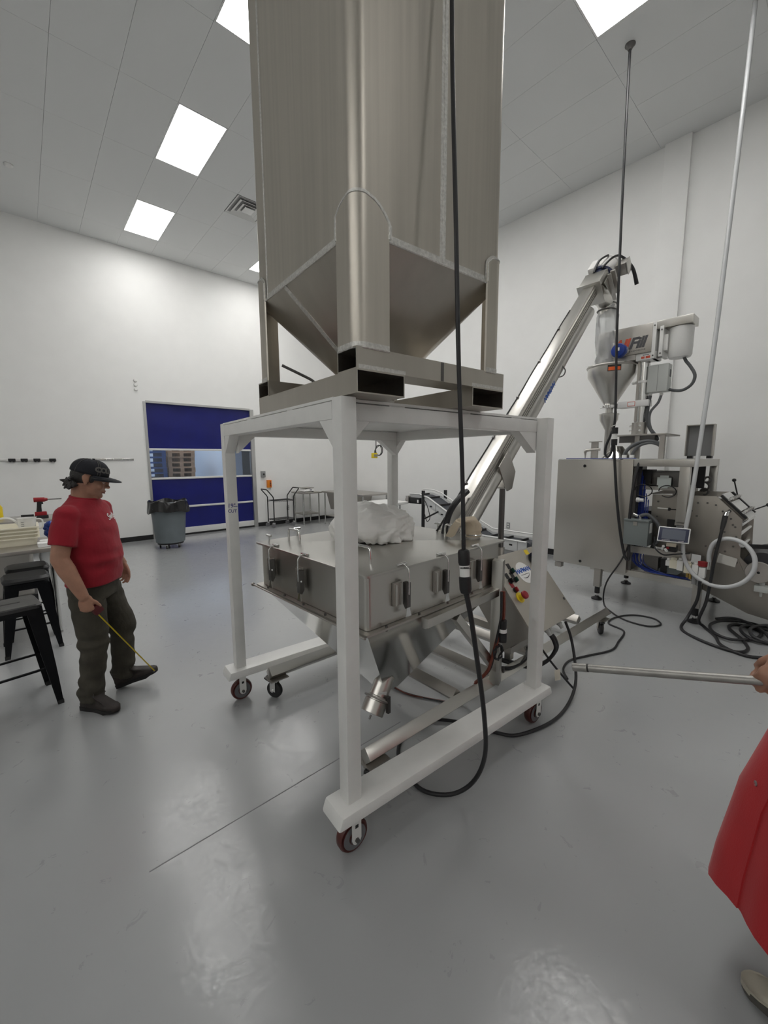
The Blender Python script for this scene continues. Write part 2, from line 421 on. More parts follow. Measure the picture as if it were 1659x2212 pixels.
for i, x in enumerate(LX):
    for j, y in enumerate(LY):
        if not lamp_here(x, y): continue
        lab = LAMPLAB.get((x, y)) or 'fill light panel added to the ceiling out of view, %s row counted from the back wall, %s column' % (('first', 'second', 'third', 'fourth', 'fifth', 'sixth')[j], ('middle', 'right', 'left')[i])
        if lamp0 is None:
            lamp0 = thing('ceiling_light', lab, 'light', (x, y, ZC), 0, 'recessed ceiling light panels', world=False)
            part(lamp0, 'diffuser', MB().box(0.02, .5896, .02, 1.199, .004, .010), DIFF)
            part(lamp0, 'frame', MB().box(.003, .02, .003, 1.216, -.002, .014).box(.5896, .6066, .003, 1.216, -.002, .014).box(.02, .5896, .003, .02, -.002, .014).box(.02, .5896, 1.199, 1.216, -.002, .014), ALUW)
        else: dup(lamp0, (x, y, ZC), 0, lab)
# air diffuser: nested square rings
av = thing('air_vent', 'square white ceiling air diffuser half hidden by the tote', 'vent', (3.335, 7.296, ZC), 0, None, world=False)
part(av, 'backing', MB().box(-.3, .3, -.3, .3, .010, .014), GREYPVC)
for k, (a, z) in enumerate(((.295, -.004), (.225, -.012), (.15, -.018))):
    f = MB()
    for i in range(4):
        c, s_ = math.cos(i*PI/2), math.sin(i*PI/2); R_ = Matrix.Rotation(i*PI/2, 4, 'Z')
        f.poly([R_ @ V(p) for p in ((-a, -a, z), (a, -a, z), (a-.05, -a+.05, z+.022), (-a+.05, -a+.05, z+.022))], [(0, 1, 2, 3)])
    part(av, 'louver_ring', f, WHITE)
part(av, 'centre_plate', MB().box(-.085, .085, -.085, .085, -.022, -.016), WHITE)
solo('ceiling_sensor', 'small round white sensor dome on the ceiling at far left', 'sensor', MB().lathe([(.055, 0), (.055, -.012), (.035, -.03), (.001, -.032)], (.239, 8.533, ZC)), WHITE, (.239, 8.533, ZC))
for k, z in enumerate((3.44, 3.35, 3.26)):
    solo('wall_disc', 'small round white disc on the back wall left of the blue door, %s of three' % ('top', 'middle', 'bottom')[k], 'wall disc',
         MB().lathe([(.038, 0), (.038, .012), (.028, .03), (.001, .034)], (1.947, YB, z), (0, -1, 0), 20), WHITE, (1.947, YB, z), 'white discs on the back wall')

# ---- high speed roll door
d1 = tag(bpy.data.objects.new('door_1', None), 'blue vinyl roll-up door with clear window strip', None, None, 'structure'); COL.objects.link(d1)
d1.location = (DX0, YB, 0); INV[d1] = Matrix.Translation((-DX0, -YB, 0))
part(d1, 'jamb', MB().box(DX0-.005, DX0+.045, YB-.02, YB+.12, 0, DZ), JAMB); part(d1, 'jamb', MB().box(DX1-.09, DX1+.005, YB-.02, YB+.12, 0, DZ), JAMB)
part(d1, 'header', MB().box(DX0+.045, DX1-.09, YB-.02, YB+.12, DZ-.025, DZ+.02), JAMB)
dx0, dx1 = DX0+.045, DX1-.09
def curtain(z0, z1, m, nm):
    rows = []
    for i in range(13):
        z = z0+(z1-z0)*i/12; rows.append([(dx0+(dx1-dx0)*j/24, YB+.05+.004*math.sin(j*.7+z*3)+.003*math.sin(z*9+j*.2), z) for j in range(25)])
    b = MB(); vs = [p for r_ in rows for p in r_]
    b.poly(vs, [(i*25+j, i*25+j+1, (i+1)*25+j+1, (i+1)*25+j) for i in range(12) for j in range(24)]); part(d1, nm, b, m)
curtain(2.015, DZ-.02, BLUE, 'curtain_panel'); curtain(.70, 1.335, BLUE, 'curtain_panel'); curtain(.175, .66, BLUE, 'curtain_panel')
part(d1, 'window_strip', MB().box(dx0, dx1, YB+.048, YB+.051, 1.36, 1.985), CLEARW)
for a, b_ in ((1.975, 2.02), (1.325, 1.37), (.655, .70)):
    part(d1, 'stiffener_bar', MB().box(dx0, dx1, YB+.02, YB+.075, a, b_), ALUW, bev=.008)
part(d1, 'bottom_bar', MB().box(dx0, dx1, YB+.015, YB+.08, .045, .18), ALUW, bev=.008)
part(d1, 'rubber_seal', MB().box(dx0, dx1, YB+.03, YB+.06, 0, .046), BLACK)
# ---- storeroom seen through the door window
struct('wall_storeroom', MB().box(-1.2, 7.2, YB+5.0, YB+5.2, 0, 4.2).box(-1.4, -1.2, YB+.2, YB+5.2, 0, 4.2).box(4.35, 4.55, YB+.9, YB+5.0, 0, 4.2).box(7.2, 7.4, YB+.2, YB+5.2, 0, 4.2), mat('storeroom_paint', (.74, .81, .90), .6))
struct('trim_2', MB().box(-1.4, 7.4, YB+.2, YB+5.2, 4.2, 4.3), CEIL)
dup(lamp0, (1.0, YB+1.2, 4.185), 0, 'added ceiling light at the left of the storeroom behind the blue door, out of view'); dup(lamp0, (2.2, YB+1.0, 4.185), 0, 'added ceiling light of the storeroom just behind the blue door, out of view'); dup(lamp0, (3.4, YB+2.2, 4.185), 0, 'added ceiling light deep inside the storeroom behind the blue door, out of view')  # unseen lamps added to brighten the storeroom
def pallet(nm, lab, grp, m, x, y, z, w=1.2, d=1.0):
    b = MB()
    for k in range(3): b.box(x+k*(w-.1)/2, x+k*(w-.1)/2+.1, y, y+d, z+.022, z+.118)
    for k in range(6): b.box(x, x+w, y+k*(d-.1)/5, y+k*(d-.1)/5+.1, z+.118, z+.14)
    for k in range(3): b.box(x, x+w, y+k*(d-.1)/2, y+k*(d-.1)/2+.1, z, z+.022)
    solo(nm, lab, 'pallet', b, m, (x, y, z), grp)
random.seed(3)
ORD = 'first second third fourth fifth sixth seventh eighth ninth tenth eleventh twelfth thirteenth fourteenth fifteenth'.split()
for k in range(15):
    pallet('blue_pallet', 'blue painted pallet seen through the door window, %s from the floor in its stack' % ORD[k], 'blue pallets behind the door', BLUEPL, 1.93+random.uniform(-.015, .015), YB+2.1+random.uniform(-.02, .02), .001+k*.141, 1.0)
    pallet('wooden_pallet', 'brown wooden pallet seen through the door window, %s from the floor in its stack' % ORD[k], 'wooden pallets behind the door', WOOD, 3.03+random.uniform(-.015, .015), YB+2.3+random.uniform(-.02, .02), .001+k*.141, .70)
# ================================================================ WHITE STAND (local axes: x along the front rail, y to the back)
TH = rad(-3.764); AX, AY = .929, 1.292
E1 = V((math.cos(TH), math.sin(TH), 0)); E2 = V((-E1.y, E1.x, 0))
def cart(x, y, z): return V((AX, AY, 0))+E1*x+E2*y+V((0, 0, z))
st = thing('rolling_stand', 'tall white painted steel stand on four casters carrying the metal tote', 'stand', (AX, AY, 0), TH, None, world=False)
Lg, CW, CD, ZT, ZB = .0713, 1.45, 1.486, 1.999, .257
for x in (0, CW):
    for y in (0, CD):
        part(st, 'leg', MB().box(x, x+Lg, y, y+Lg, ZB-.002, ZT), WHITEP, bev=.006)
for y0, y1 in ((-.045, .108), (1.44, 1.595)):
    b = MB()
    rail = part(st, 'base_rail', b.prism([(-.075, y0, .198), (1.585, y0, .198), (1.565, y0, ZB), (-.055, y0, ZB)], (0, y1-y0, 0)), WHITEP, bev=.012)
for x in (0, CW): part(st, 'top_beam', MB().box(x, x+Lg, Lg, CD, 1.915, 1.986), WHITEP, bev=.005)
part(st, 'top_beam', MB().box(Lg, CW, .07, .141, 1.915, 1.986), WHITEP, bev=.005)
part(st, 'top_beam', MB().box(Lg, CW, CD-.07, CD+.001, 1.915, 1.986), WHITEP, bev=.005)
part(st, 'deck_plate', MB().box(.012, CW+.06, .078, CD+.05, 1.991, 2.004), WHITEP, bev=.002)
for x, y in ((.30, .08), (.75, .08), (1.2, .08), (.012, .45), (.012, 1.0)):
    part(st, 'deck_shim', MB().box(x, x+.09, y, y+.06, 1.9855, 1.992), WHITEP)
def gusset(p0, p1, p2, ext): part(st, 'gusset', MB().prism([p0, p1, p2], ext), WHITEP, bev=.002)
for y0, s_ in ((Lg, 1), (CD, -1)):
    for x in (.004, CW+.004):
        gusset((x, y0, 1.916), (x, y0+.11*s_, 1.916), (x, y0, 1.80), (Lg-.008, 0, 0))
for y in (.074, CD-.066):
    gusset((Lg, y, 1.916), (Lg+.12, y, 1.916), (Lg, y, 1.80), (0, .062, 0)); gusset((CW, y, 1.916), (CW-.18, y, 1.916), (CW, y, 1.79), (0, .062, 0))
for x in (.036, CW+.036):
    for y in (.033, CD+.033):
        w = part(st, 'caster_wheel', MB().lathe([(.040, -.024), (.060, -.024), (.060, -.018), (.070, -.021), (.0755, -.012), (.0755, .012), (.070, .021), (.060, .018), (.060, .024), (.040, .024), (.030, .03), (.030, -.03)], (x, y, .0760), (0, 1, 0), 36), REDW, label='dark red caster wheel with grey hub')
        part(st, 'wheel_hub', MB().lathe([(.058, -.0255), (.058, .0255), (.026, .032), (.012, .034), (.012, -.034), (.026, -.032)], (x, y, .0760), (0, 1, 0), 30), GREYW, w)
        f = MB()
        for s_ in (-1, 1):
            yy = y+s_*.038
            f.prism([(x-.024, yy, .19), (x+.024, yy, .19), (x+.024, yy, .078), (x+.018, yy, .062), (x+.008, yy, .054), (x-.008, yy, .054), (x-.018, yy, .062), (x-.024, yy, .078)], (0, .004*s_, 0))
        fk = part(st, 'caster_fork', f.box(x-.05, x+.05, y-.045, y+.045, .190, .199), WHITEP)
        part(st, 'axle_bolt', MB().cyl((x, y-.052, .0760), (x, y+.052, .0760), .011, n=6), STEELD, fk)
        part(st, 'fork_hole', MB().box(x-.008, x+.008, y-.0432, y-.0424, .135, .151), BLACK, fk)
t = MB()
# hand written mark on the left leg's near face
for s_, x, z, sz in (('19"', CW*0+.026, 1.442, .040), ('CUT', .030, 1.405, .030)):
    a = text_mb(s_, sz, .0002, .0004).tf(face_m((x, CD-.0004, z), (1, 0, -.08), (0, 0, 1))); me = bpy.data.meshes.new('x'); a.bm.to_mesh(me); t.bm.from_mesh(me); a.bm.free()
t.obox((.052, CD-.0004, 1.437), .028, .004, .0006, (1, 0, -.05), (0, 0, 1))
part(st, 'marker_writing', t, INKMARK, label='blue marker writing 19" CUT')

# ================================================================ METAL TOTE ON THE STAND (same local axes)
SX0, SX1, SY0, SY1 = .034, .925, -.058, .915           # fork tube footprint
BX0, BX1, BY0, BY1 = .040, .885, -.054, .890           # body footprint
to = thing('metal_tote', 'tall square aluminium bulk tote with pyramid bottom and fork pockets on the white stand', 'tote', cart(.48, .43, 2.004), TH, None, world=False)
OFF = Matrix.Translation(V((-.48, -.43, -2.004)))
def tp(nm, b, m, **k): return part(to, nm, b.tf(OFF), m, **k)
def rsq(x0, x1, y0, y1, z, r, n=6):
    out = []
    for cx, cy, a0 in ((x1-r, y1-r, 0), (x0+r, y1-r, 90), (x0+r, y0+r, 180), (x1-r, y0+r, 270)):
        t_ = (-math.sin(rad(a0)), math.cos(rad(a0))); u_ = (-math.sin(rad(a0+90)), math.cos(rad(a0+90)))   # extra loops keep the flats flat
        k = min(.008, .08*min(abs(x1-x0), abs(y1-y0))) if min(abs(x1-x0), abs(y1-y0)) > 2.3*r else 0
        arc = [(cx+r*math.cos(rad(a0+90*i/n)), cy+r*math.sin(rad(a0+90*i/n)), z) for i in range(n+1)]
        if k: arc = [(arc[0][0]-t_[0]*k, arc[0][1]-t_[1]*k, z)]+arc+[(arc[-1][0]+u_[0]*k, arc[-1][1]+u_[1]*k, z)]
        out += arc
    return out
tp('body_shell', MB().loft([rsq(BX0, BX1, BY0, BY1, z, .045) for z in (2.575, 3.2, 3.9, 4.55)]), ALU)
tp('top_lid', MB().loft([rsq(BX0-.015, BX1+.015, BY0-.015, BY1+.015, 4.55, .05), rsq(BX0-.015, BX1+.015, BY0-.015, BY1+.015, 4.58, .05), rsq(BX0+.1, BX1-.1, BY0+.1, BY1-.1, 4.66, .05)]), ALU)
tp('hopper_cone', MB().loft([rsq(BX0, BX1, BY0, BY1, 2.575, .045), rsq(.345, .575, .305, .535, 2.15, .045)]), ALUD)
tp('outlet', MB().lathe([(.115, 0), (.115, .09), (.125, .09), (.125, .105)], (.46, .42, 2.055), n=24), SSD)
tp('valve_lever', MB().tube([(.46, .42, 2.10), (.30, .50, 2.13), (.20, .55, 2.145), (.165, .565, 2.165), (.04, .61, 2.222)], .007, 12, smooth=4), STEELD)
for x in (SX0, SX1-.235): tp('fork_pocket', MB().rtube((x+.1175, SY0, 2.049), (x+.1175, SY1, 2.049), .235, .088, .005), ALUD)
for y in (SY0, SY1-.135): tp('cross_tube', MB().rtube((SX0+.001, y+.0675, 2.134), (SX1-.001, y+.0675, 2.134), .135, .082, .005), ALUD)
# rolled angle legs with arched tops
def leg_angle(cx, cy, sx, sy, wx, wy, zt, za, arch):
    """rolled corner plate; cx,cy = outer corner, sx,sy point inwards"""
    t_, r = .006, .045; path = []
    for d in (wy, wy*.94, wy*.84, wy*.7, wy*.54, r+.006): path.append((cx-sx*t_, cy+sy*d, d))
    for i in range(7):
        a = PI/2*i/6; path.append((cx-sx*t_+sx*(r+0)*(1-math.cos(a)), cy-sy*t_+sy*r*(1-math.sin(a)), 0))
    for d in (r+.006, wx*.54, wx*.7, wx*.84, wx*.94, wx): path.append((cx+sx*d, cy-sy*t_, -d))
    n = len(path); b = MB(); inn = []
    lo, hi = [], []
    for i, (x, y, d) in enumerate(path):
        u = abs(d)/max(wx, wy) if d else 0
        z1 = (za-(za-zt)*(abs(u)**3.2)) if arch else (zt if abs(d) >= max(wx, wy)*.99 else zt+min(.03, (max(wx, wy)-abs(d))*.8))
        lo.append((x, y, 2.172)); hi.append((x, y, z1))
    ins = lambda p: (p[0]+sx*t_*.98, p[1]+sy*t_*.98, p[2])
    vs = lo+hi+[ins(p) for p in lo]+[ins(p) for p in hi]
    fs = []
    for i in range(n-1): fs += [(i, i+1, n+i+1, n+i), (2*n+i, 3*n+i, 3*n+i+1, 2*n+i+1), (i, 2*n+i, 2*n+i+1, i+1), (n+i, n+i+1, 3*n+i+1, 3*n+i)]
    fs += [(0, n, 3*n, 2*n), (n-1, 3*n-1, 4*n-1, 2*n-1)]
    tp('corner_leg', b.poly(vs, fs), ALU, label='rolled corner leg with arched welded top' if arch else None)
    tp('weld_bead', MB().tube([(hi[0][0], hi[0][1], 2.58)]+[V(p) for p in hi]+[(hi[-1][0], hi[-1][1], 2.58)], .0032, 6), WELD)
    tp('weld_bead', MB().tube([V((p[0], p[1], 2.172)) for p in lo], .004, 6), WELD)
    # ground-back band of the body around the leg, and along its foot
    b = MB(); q = []
    for i in range(n):
        x, y, z = hi[i]; k = -1 if i < n//2 else 1
        q.append((x, y, z))
    out_ = []
    for i in range(n):
        d0 = V(q[min(i+1, n-1)])-V(q[max(i-1, 0)]); side = V((0, 0, 1)) if i not in (0, n-1) else V((0, 0, .35))
        hz_ = V((d0.x, d0.y, 0)).normalized(); sl = d0.z/max(1e-6, math.hypot(d0.x, d0.y)); out_.append(V(q[i])+(V((0, 0, 1))-hz_*sl).normalized()*.013)
    off_ = V((sx*.0035, sy*.0035, 0))
    A_ = [V(p)+off_ for p in q]; B_ = [p+off_ for p in out_]
    e0 = (A_[0]-A_[1]); e0.z = 0; e0 = e0.normalized()*.013; e1 = (A_[-1]-A_[-2]); e1.z = 0; e1 = e1.normalized()*.013
    A_ = [V((A_[0].x, A_[0].y, 2.585))]+A_+[V((A_[-1].x, A_[-1].y, 2.585))]; B_ = [A_[0]+e0, ]+[A_[1]+e0 if i == 0 else (A_[-2]+e1 if i == n-1 else B_[i]) for i in range(n)]+[A_[-1]+e1]
    tp('ground_weld_band', b.poly(A_+B_, [(i, i+1, n+2+i+1, n+2+i) for i in range(n+1)]), WELD)
    b = MB(); A_ = [V((p[0]-sx*.0012, p[1]-sy*.0012, 2.176)) for p in lo]; B_ = [p+V((0, 0, .017)) for p in A_]
    tp('ground_weld_band', b.poly(A_+B_, [(i, i+1, n+i+1, n+i) for i in range(n-1)]), WELD)
leg_angle(BX0, BY0, 1, 1, .150, .125, 2.63, 2.705, True)
leg_angle(BX1, BY0, -1, 1, .105, .105, 2.66, 2.69, False)
leg_angle(BX0, BY1, 1, -1, .105, .105, 2.66, 2.69, False)
leg_angle(BX1, BY1, -1, -1, .105, .105, 2.66, 2.69, False)
g = .004
w = MB()
tp('hopper_weld', MB().tube([(BX0+.152, BY0-.001, 2.573), (BX1-.107, BY0-.001, 2.573)], g, 6), WELD); tp('hopper_weld', MB().tube([(BX0-.001, BY0+.127, 2.573), (BX0-.001, BY1-.107, 2.573)], g, 6), WELD)
# brushed bands beside the welds, 1 mm plates
def band(*a): tp('ground_weld_band', MB().box(*a), WELD)
for a in ((BX0+.155, BX1-.11, BY0-.0006, BY0+.002, 2.578, 2.600), (BX0-.0006, BX0+.002, BY0+.13, BY1-.11, 2.578, 2.598), (.466, .500, BY0-.0008, BY0+.002, 2.60, 4.55), (BX0-.0008, BX0+.002, .742, .760, 2.60, 4.55),
          (SX0+.01, SX0+.24, SY0-.0006, SY0+.002, 2.095, 2.110), (SX1-.24, SX1-.005, SY0-.0006, SY0+.002, 2.095, 2.110)): band(*a)
bd = MB() if 1 else MB().box(BX0+.16, BX1-.06, BY0-.0006, BY0+.002, 2.58, 2.602).box(BX0-.0006, BX0+.002, BY0+.13, BY1-.06, 2.58, 2.60)
0 and bd.box(.462, .502, BY0-.0008, BY0+.002, 2.60, 4.55).box(BX0-.0008, BX0+.002, .742, .762, 2.60, 4.55)
0 and bd.box(SX0+.01, SX0+.24, SY0-.0006, SY0+.002, 2.095, 2.112).box(SX1-.24, SX1-.005, SY0-.0006, SY0+.002, 2.095, 2.112)
tp('seam_weld', MB().tube([(.483, BY0-.001, 2.58), (.483, BY0-.001, 4.55)], .003, 6), WELD); tp('seam_weld', MB().tube([(BX0-.001, .751, 2.58), (BX0-.001, .751, 4.55)], .002, 6), WELD)
a0, a1 = V((BX0+.001, .545, 2.568)), V((.344, .36, 2.152)); nf = V((-.425, 0, -.305)).normalized(); da = (a1-a0).normalized()
tp('cone_seam_weld', MB().obox((a0+a1)/2+nf*.0, (a1-a0).length, .026, .004, da, nf.cross(da)), WELD)
tp('dark_band', MB().box(.478, .496, SY0-.0008, SY0+.002, 2.094, 2.174), STEELD)

# ================================================================ SCREW CONVEYOR WITH BIN
sc = thing('screw_conveyor', 'stainless screw conveyor with square lidded bin, sloping tube and wheeled frame under the stand', 'conveyor', (2.2, 2.05, 0), 0)
def sp(nm, b, m, **k): return part(sc, nm, b, m, **k)
RB = rad(1.6); NB = V((1.195, 1.478, 0)); f1 = V((math.cos(RB), math.sin(RB), 0)); f2 = V((-f1.y, f1.x, 0))
BW, BD = 1.235, 1.135
MBIN = Matrix.Translation(NB) @ Matrix.Rotation(RB, 4, 'Z')
def bl(b): return b.tf(MBIN)
binb = sp('bin_body', bl(MB().loft([rsq(.012, BW-.012, .012, BD-.012, z, .02, 3) for z in (.906, 1.19)])), SSV)
sp('bin_flange', bl(MB().loft([rsq(-.022, BW+.022, -.022, BD+.022, z, .012, 2) for z in (.893, .904)])), SSD)
lid = sp('bin_lid', bl(MB().loft([rsq(-.016, BW+.016, -.016, BD+.016, z, .018, 3) for z in (1.186, 1.199)])), mat('lid_stainless', (.56, .55, .52), .30, 1.), bev=.002)
sp('bin_trough', bl(MB().loft([[(.0, .0, .893), (BW, .0, .893), (BW, BD, .893), (0, BD, .893)], [(.46, .36, .24), (.58, .36, .24), (.58, .48, .24), (.46, .48, .24)]])), SSM)
# flange bolts
b = MB()
for i in range(5): b.cyl(MBIN @ V((.12+i*.25, -.012, .885)), MBIN @ V((.12+i*.25, -.012, .915)), .007, n=6); b.cyl(MBIN @ V((-.012, .12+i*.22, .885)), MBIN @ V((-.012, .12+i*.22, .915)), .007, n=6)
sp('flange_bolts', b, STEELD, kind='stuff')
sp('flange_rod', bl(MB().cyl((-.03, BD+.05, .892), (-.03, -.02, .892), .006, n=8).cyl((-.03, BD+.06, .892), (-.03, BD+.045, .892), .012, n=8)), SSD)
def handle(p, q, h, nm='lid_handle'):
    p, q = V(p), V(q); d = (q-p); u = V((0, 0, h)); e = d.normalized()*.018
    pts = [p, p+u*.7, p+u*.93+e*.25, p+u+e, q+u-e, q+u*.93-e*.25, q+u*.7, q]
    sp(nm, bl(MB().tube(pts, .0075, 10)), CHROME, par=lid)
handle((.16, 1.005, 1.198), (.16, .865, 1.198), .09); handle((.16, .295, 1.198), (.16, .155, 1.198), .09)
handle((1.06, .36, 1.198), (1.06, .22, 1.198), .09); handle((1.06, 1.005, 1.198), (1.06, .865, 1.198), .09)
for x, y, a in ((.02, 1.02, 0), (.02, .60, 0), (1.21, .55, 0), (1.21, .98, 0), (.62, 1.13, 1), (.95, 1.13, 1), (.30, 1.13, 1)):   # knurled T bolts along the far edges
    d = V((0, .028, 0)) if not a else V((.028, 0, 0))
    if y > .9 or x > 1.1:
        sp('t_bolt', bl(MB().cyl((x, y, 1.198), (x, y, 1.255), .006, n=8).cyl(V((x, y, 1.255))-d, V((x, y, 1.255))+d, .008, n=8)), CHROME, par=lid)
def latch(P, out, along):
    """draw latch on the bin wall: plate, lever box, hook rod, tab"""
    P = V(P); o, a = V(out), V(along); z = V((0, 0, 1)); M_ = lambda u, v, h: P+a*u+o*v+z*h
    b = MB().obox(M_(-.035, .010, .105), .060, .018, .125, a, o)
    lt = sp('latch', bl(b), SSD, bev=.003)
    r_ = MB().obox(M_(-.055, .022, .105), .010, .012, .11, a, o).obox(M_(-.020, .022, .105), .010, .016, .115, a, o)
    sp('latch_rib', bl(r_), SSV, par=lt)
    l = MB().prism([M_(.000, .018, .165), M_(.000, .052, .165), M_(.000, .052, .03), M_(.000, .035, .02), M_(.000, .018, .045)], a*.026)
    sp('latch_lever', bl(l), STEELD, par=lt, bev=.002)
    sp('latch_tab', bl(MB().prism([M_(.004, .040, .045), M_(.022, .040, .045), M_(.024, .044, .02), M_(.034, .046, -.02), M_(-.008, .046, -.02), M_(.002, .044, .02)], o*.003)), CHROME, par=lt)
    sp('latch_rod', bl(MB().tube([M_(.013, .050, .10), M_(.013, .050, .215), M_(.013, .042, .240), M_(.013, .018, .256), M_(.013, -.004, .254)], .0042, 12, smooth=3)), CHROME, par=lt)
    sp('latch_peg', bl(MB().cyl(M_(-.026, -.002, .254), M_(.046, -.002, .254), .008, n=10)), CHROME, par=lt)
    sp('latch_screw', bl(MB().ell(M_(.029, .040, .10), .006, .006, .008)), CHROME, par=lt)
for x in (.245, .575, .915): latch((x, .012, .952), (0, -1, 0), (1, 0, 0))
for y in (.930, .580): latch((.012, y, .952), (-1, 0, 0), (0, -1, 0))
sp('vent_collar', MB().lathe([(.055, 1.199), (.055, 1.235), (.060, 1.235), (.060, 1.245), (.052, 1.245)], (2.34, 1.70, 0), n=24), SSD, par=lid)
# tail housing under the trough
tp0, tp1 = V((1.49, 1.80, .285)), V((1.72, 1.88, .40)); dd = (tp1-tp0).normalized()
tl_ = V((1.475, 1.79, .200)); td = V((.50, .10, .62)).normalized()
hs = sp('tail_housing', MB().lathe([(.070, .0), (.072, .002), (.072, .075), (.066, .078), (.066, .10), (.060, .105), (.060, .24)], tl_, td, 28), SSV)
u_, v_, _ = ax3(td)
sp('tail_clamp', MB().tube([tl_+td*.09+(u_*math.cos(i*PI/12)+v_*math.sin(i*PI/12))*.078 for i in range(24)], .008, 6, closed=True), SSD, par=hs)
sp('clamp_lever', MB().obox(tl_+td*.07+V((.035, -.075, 0)), .02, .02, .11, (1, 0, 0), u_), STEELD, par=hs)
sp('warning_label', MB().tf(Matrix()).obox(tl_+td*.145+V((-.030, -.058, .010)), .045, .002, .035, (.86, -.5, 0), V((.45, .75, .45))), PAPER, par=hs)
sp('warning_symbol', MB().obox(tl_+td*.145+V((-.024, -.061, .010)), .024, .002, .026, (.86, -.5, 0), V((.45, .75, .45))), INKBLACK, par=hs)
sp('drain_pin', MB().cyl(tl_-td*.01, tl_-td*.035, .006, n=8), STEELD, par=hs)
# sloping tube with strongback
YA = 2.05
A0, A1 = V((1.86, 1.98, .52)), V((4.98, 2.06, 3.565)); dA = (A1-A0).normalized(); upA = V((-dA.z, 0, dA.x)).normalized(); sd = dA.cross(upA)
tb = sp('auger_tube', MB().cyl(A0-upA*.045+V((0, -.02, 0)), A1-upA*.045+V((0, -.02, 0))-dA*.25, .072, n=28), SSV)
P0, P1 = A0+dA*.5, A1-dA*.02
sp('strongback', MB().bar(P0+upA*.075, P1+upA*.075, .125, .10), SS, bev=.006)
for k in (-.036, -.012, .012, .036):
    sp('strongback_rib', MB().bar(P0+upA*(.06+k*.9)-V((0, .066, 0)), P1+upA*(.06+k*.9)-V((0, .066, 0)), .008, .012), SSD)
# lettering on the tube, reads along the slope
lm_ = text_mb('HAPMAN', .066, .0004, .0022, .18, 1.0).tf(face_m(A0+dA*2.74-upA*.052+V((0, -.0930, 0)), -dA, -upA))
sp('tube_lettering', lm_, INKBLUE, par=tb, label='blue lettering HAPMAN')
hk = A0+dA*3.10-upA*.05
sp('hose_hook', MB().tube([hk+V((0, -.08, .03)), hk+V((0, -.11, 0))-upA*.03, hk+V((0, -.07, 0))-upA*.09, hk-upA*.10], .006, 6, smooth=3), STEELD)
b = MB().tube([A0+dA*(.4+.35*i)+upA*.128+V((0, .058+.006*(i % 2), 0)) for i in range(11)], .006, 6, smooth=4)
sp('tube_cable', b, CABLE)
for i in range(6): sp('cable_clip', MB().obox(A0+dA*(.8+i*.55)+upA*.130+V((0, .056, 0)), .02, .018, .018, dA, (0, 1, 0)), STEELD)
# discharge head, flange plates, motor
H = A1
sp('head_plate', MB().obox(H-dA*.02+upA*.03, .012, .25, .25, dA, (0, 1, 0)), SS, bev=.003)
sp('head_plate', MB().obox(H+dA*.26+upA*.03, .012, .24, .22, dA, (0, 1, 0)), SS, bev=.003)
sp('head_cover', MB().prism([H+upA*.145+V((0, -.11, 0)), H+upA*.145+V((0, .11, 0)), H+upA*.10+V((0, .125, 0)), H+upA*.10+V((0, -.125, 0))], dA*.25), SS, bev=.004)
sp('head_side_plate', MB().prism([H+dA*.02+upA*.10+V((0, -.15, 0)), H+dA*.26+upA*.10+V((0, -.15, 0)), H+dA*.26-upA*.10+V((0, -.15, 0)), H+dA*.14-upA*.13+V((0, -.15, 0))], (0, .006, 0)), SS)
sp('head_guard', MB().obox(H+dA*.13-upA*.02+V((0, -.17, 0)), .012, .04, .30, dA, (0, 1, 0)).obox(H+dA*.25-upA*.02+V((0, -.17, 0)), .03, .05, .26, dA, (0, 1, 0)), SSD, bev=.003)
dc = V((5.42, 2.06, 3.46))
sp('discharge_spout', MB().cyl(H+dA*.10-upA*.02, dc+V((0, 0, .16)), .10, .095, n=24).cyl(dc+V((0, 0, .16)), dc, .098, .090, n=24), SSV)
sp('spout_band', MB().tube([dc+V((.1*math.cos(i*PI/12), .1*math.sin(i*PI/12), .05)) for i in range(24)], .008, 6, True).tube([dc+V((.1*math.cos(i*PI/12), .1*math.sin(i*PI/12), .12)) for i in range(24)], .006, 6, True), STEELD)
sp('motor_adapter', MB().lathe([(.12, 0), (.12, .05), (.135, .05), (.135, .10), (.10, .12), (.10, .16)], H+dA*.27+upA*.02, dA, 28), NAVY)
sp('motor_housing', MB().lathe([(.095, 0), (.110, .02), (.110, .20), (.118, .205), (.118, .235), (.100, .26), (.06, .275)], H+dA*.42+upA*.02, dA, 28), mat('motor_white', (.72, .71, .69), .35))
sp('motor_gearbox', MB().obox(H+dA*.38+upA*.15+V((0, .06, 0)), .20, .07, .08, dA, (0, 1, 0)), mat('motor_white', (.72, .71, .69), .35), bev=.015)
sp('junction_box', MB().obox(H+dA*.56+V((0, -.17, -.02)), .13, .11, .13, dA, (0, 1, 0)), SSD, bev=.006)
sp('junction_box_cover', MB().obox(H+dA*.56+V((0, -.235, -.02)), .14, .012, .14, dA, (0, 1, 0)), SS, bev=.003)
sp('motor_cable', MB().tube([H+dA*.30+upA*.15+V((0, -.05, 0)), H+dA*.46+upA*.16+V((0, -.12, 0)), H+dA*.60+upA*.09+V((0, -.16, 0)), H+dA*.62-upA*.08+V((0, -.24, 0)), H+dA*.58-upA*.25+V((0, -.27, -.02))], [.012, .012, .013, .018, .022], 12, smooth=5), CABLE)
sp('motor_cable', MB().tube([H+dA*.25+upA*.15+V((0, .02, 0)), H+dA*.42+upA*.19, H+dA*.60+upA*.15+V((0, -.03, 0)), H+dA*.64+upA*.12], .011, 12, smooth=5), CABLE)
sp('feed_hose', MB().tube([(2.62, 1.96, 1.50), (2.50, 1.955, 1.44), (2.40, 1.95, 1.36), (2.345, 1.95, 1.24), (2.33, 1.96, 1.10)], .024, 10, smooth=5), CABLE)
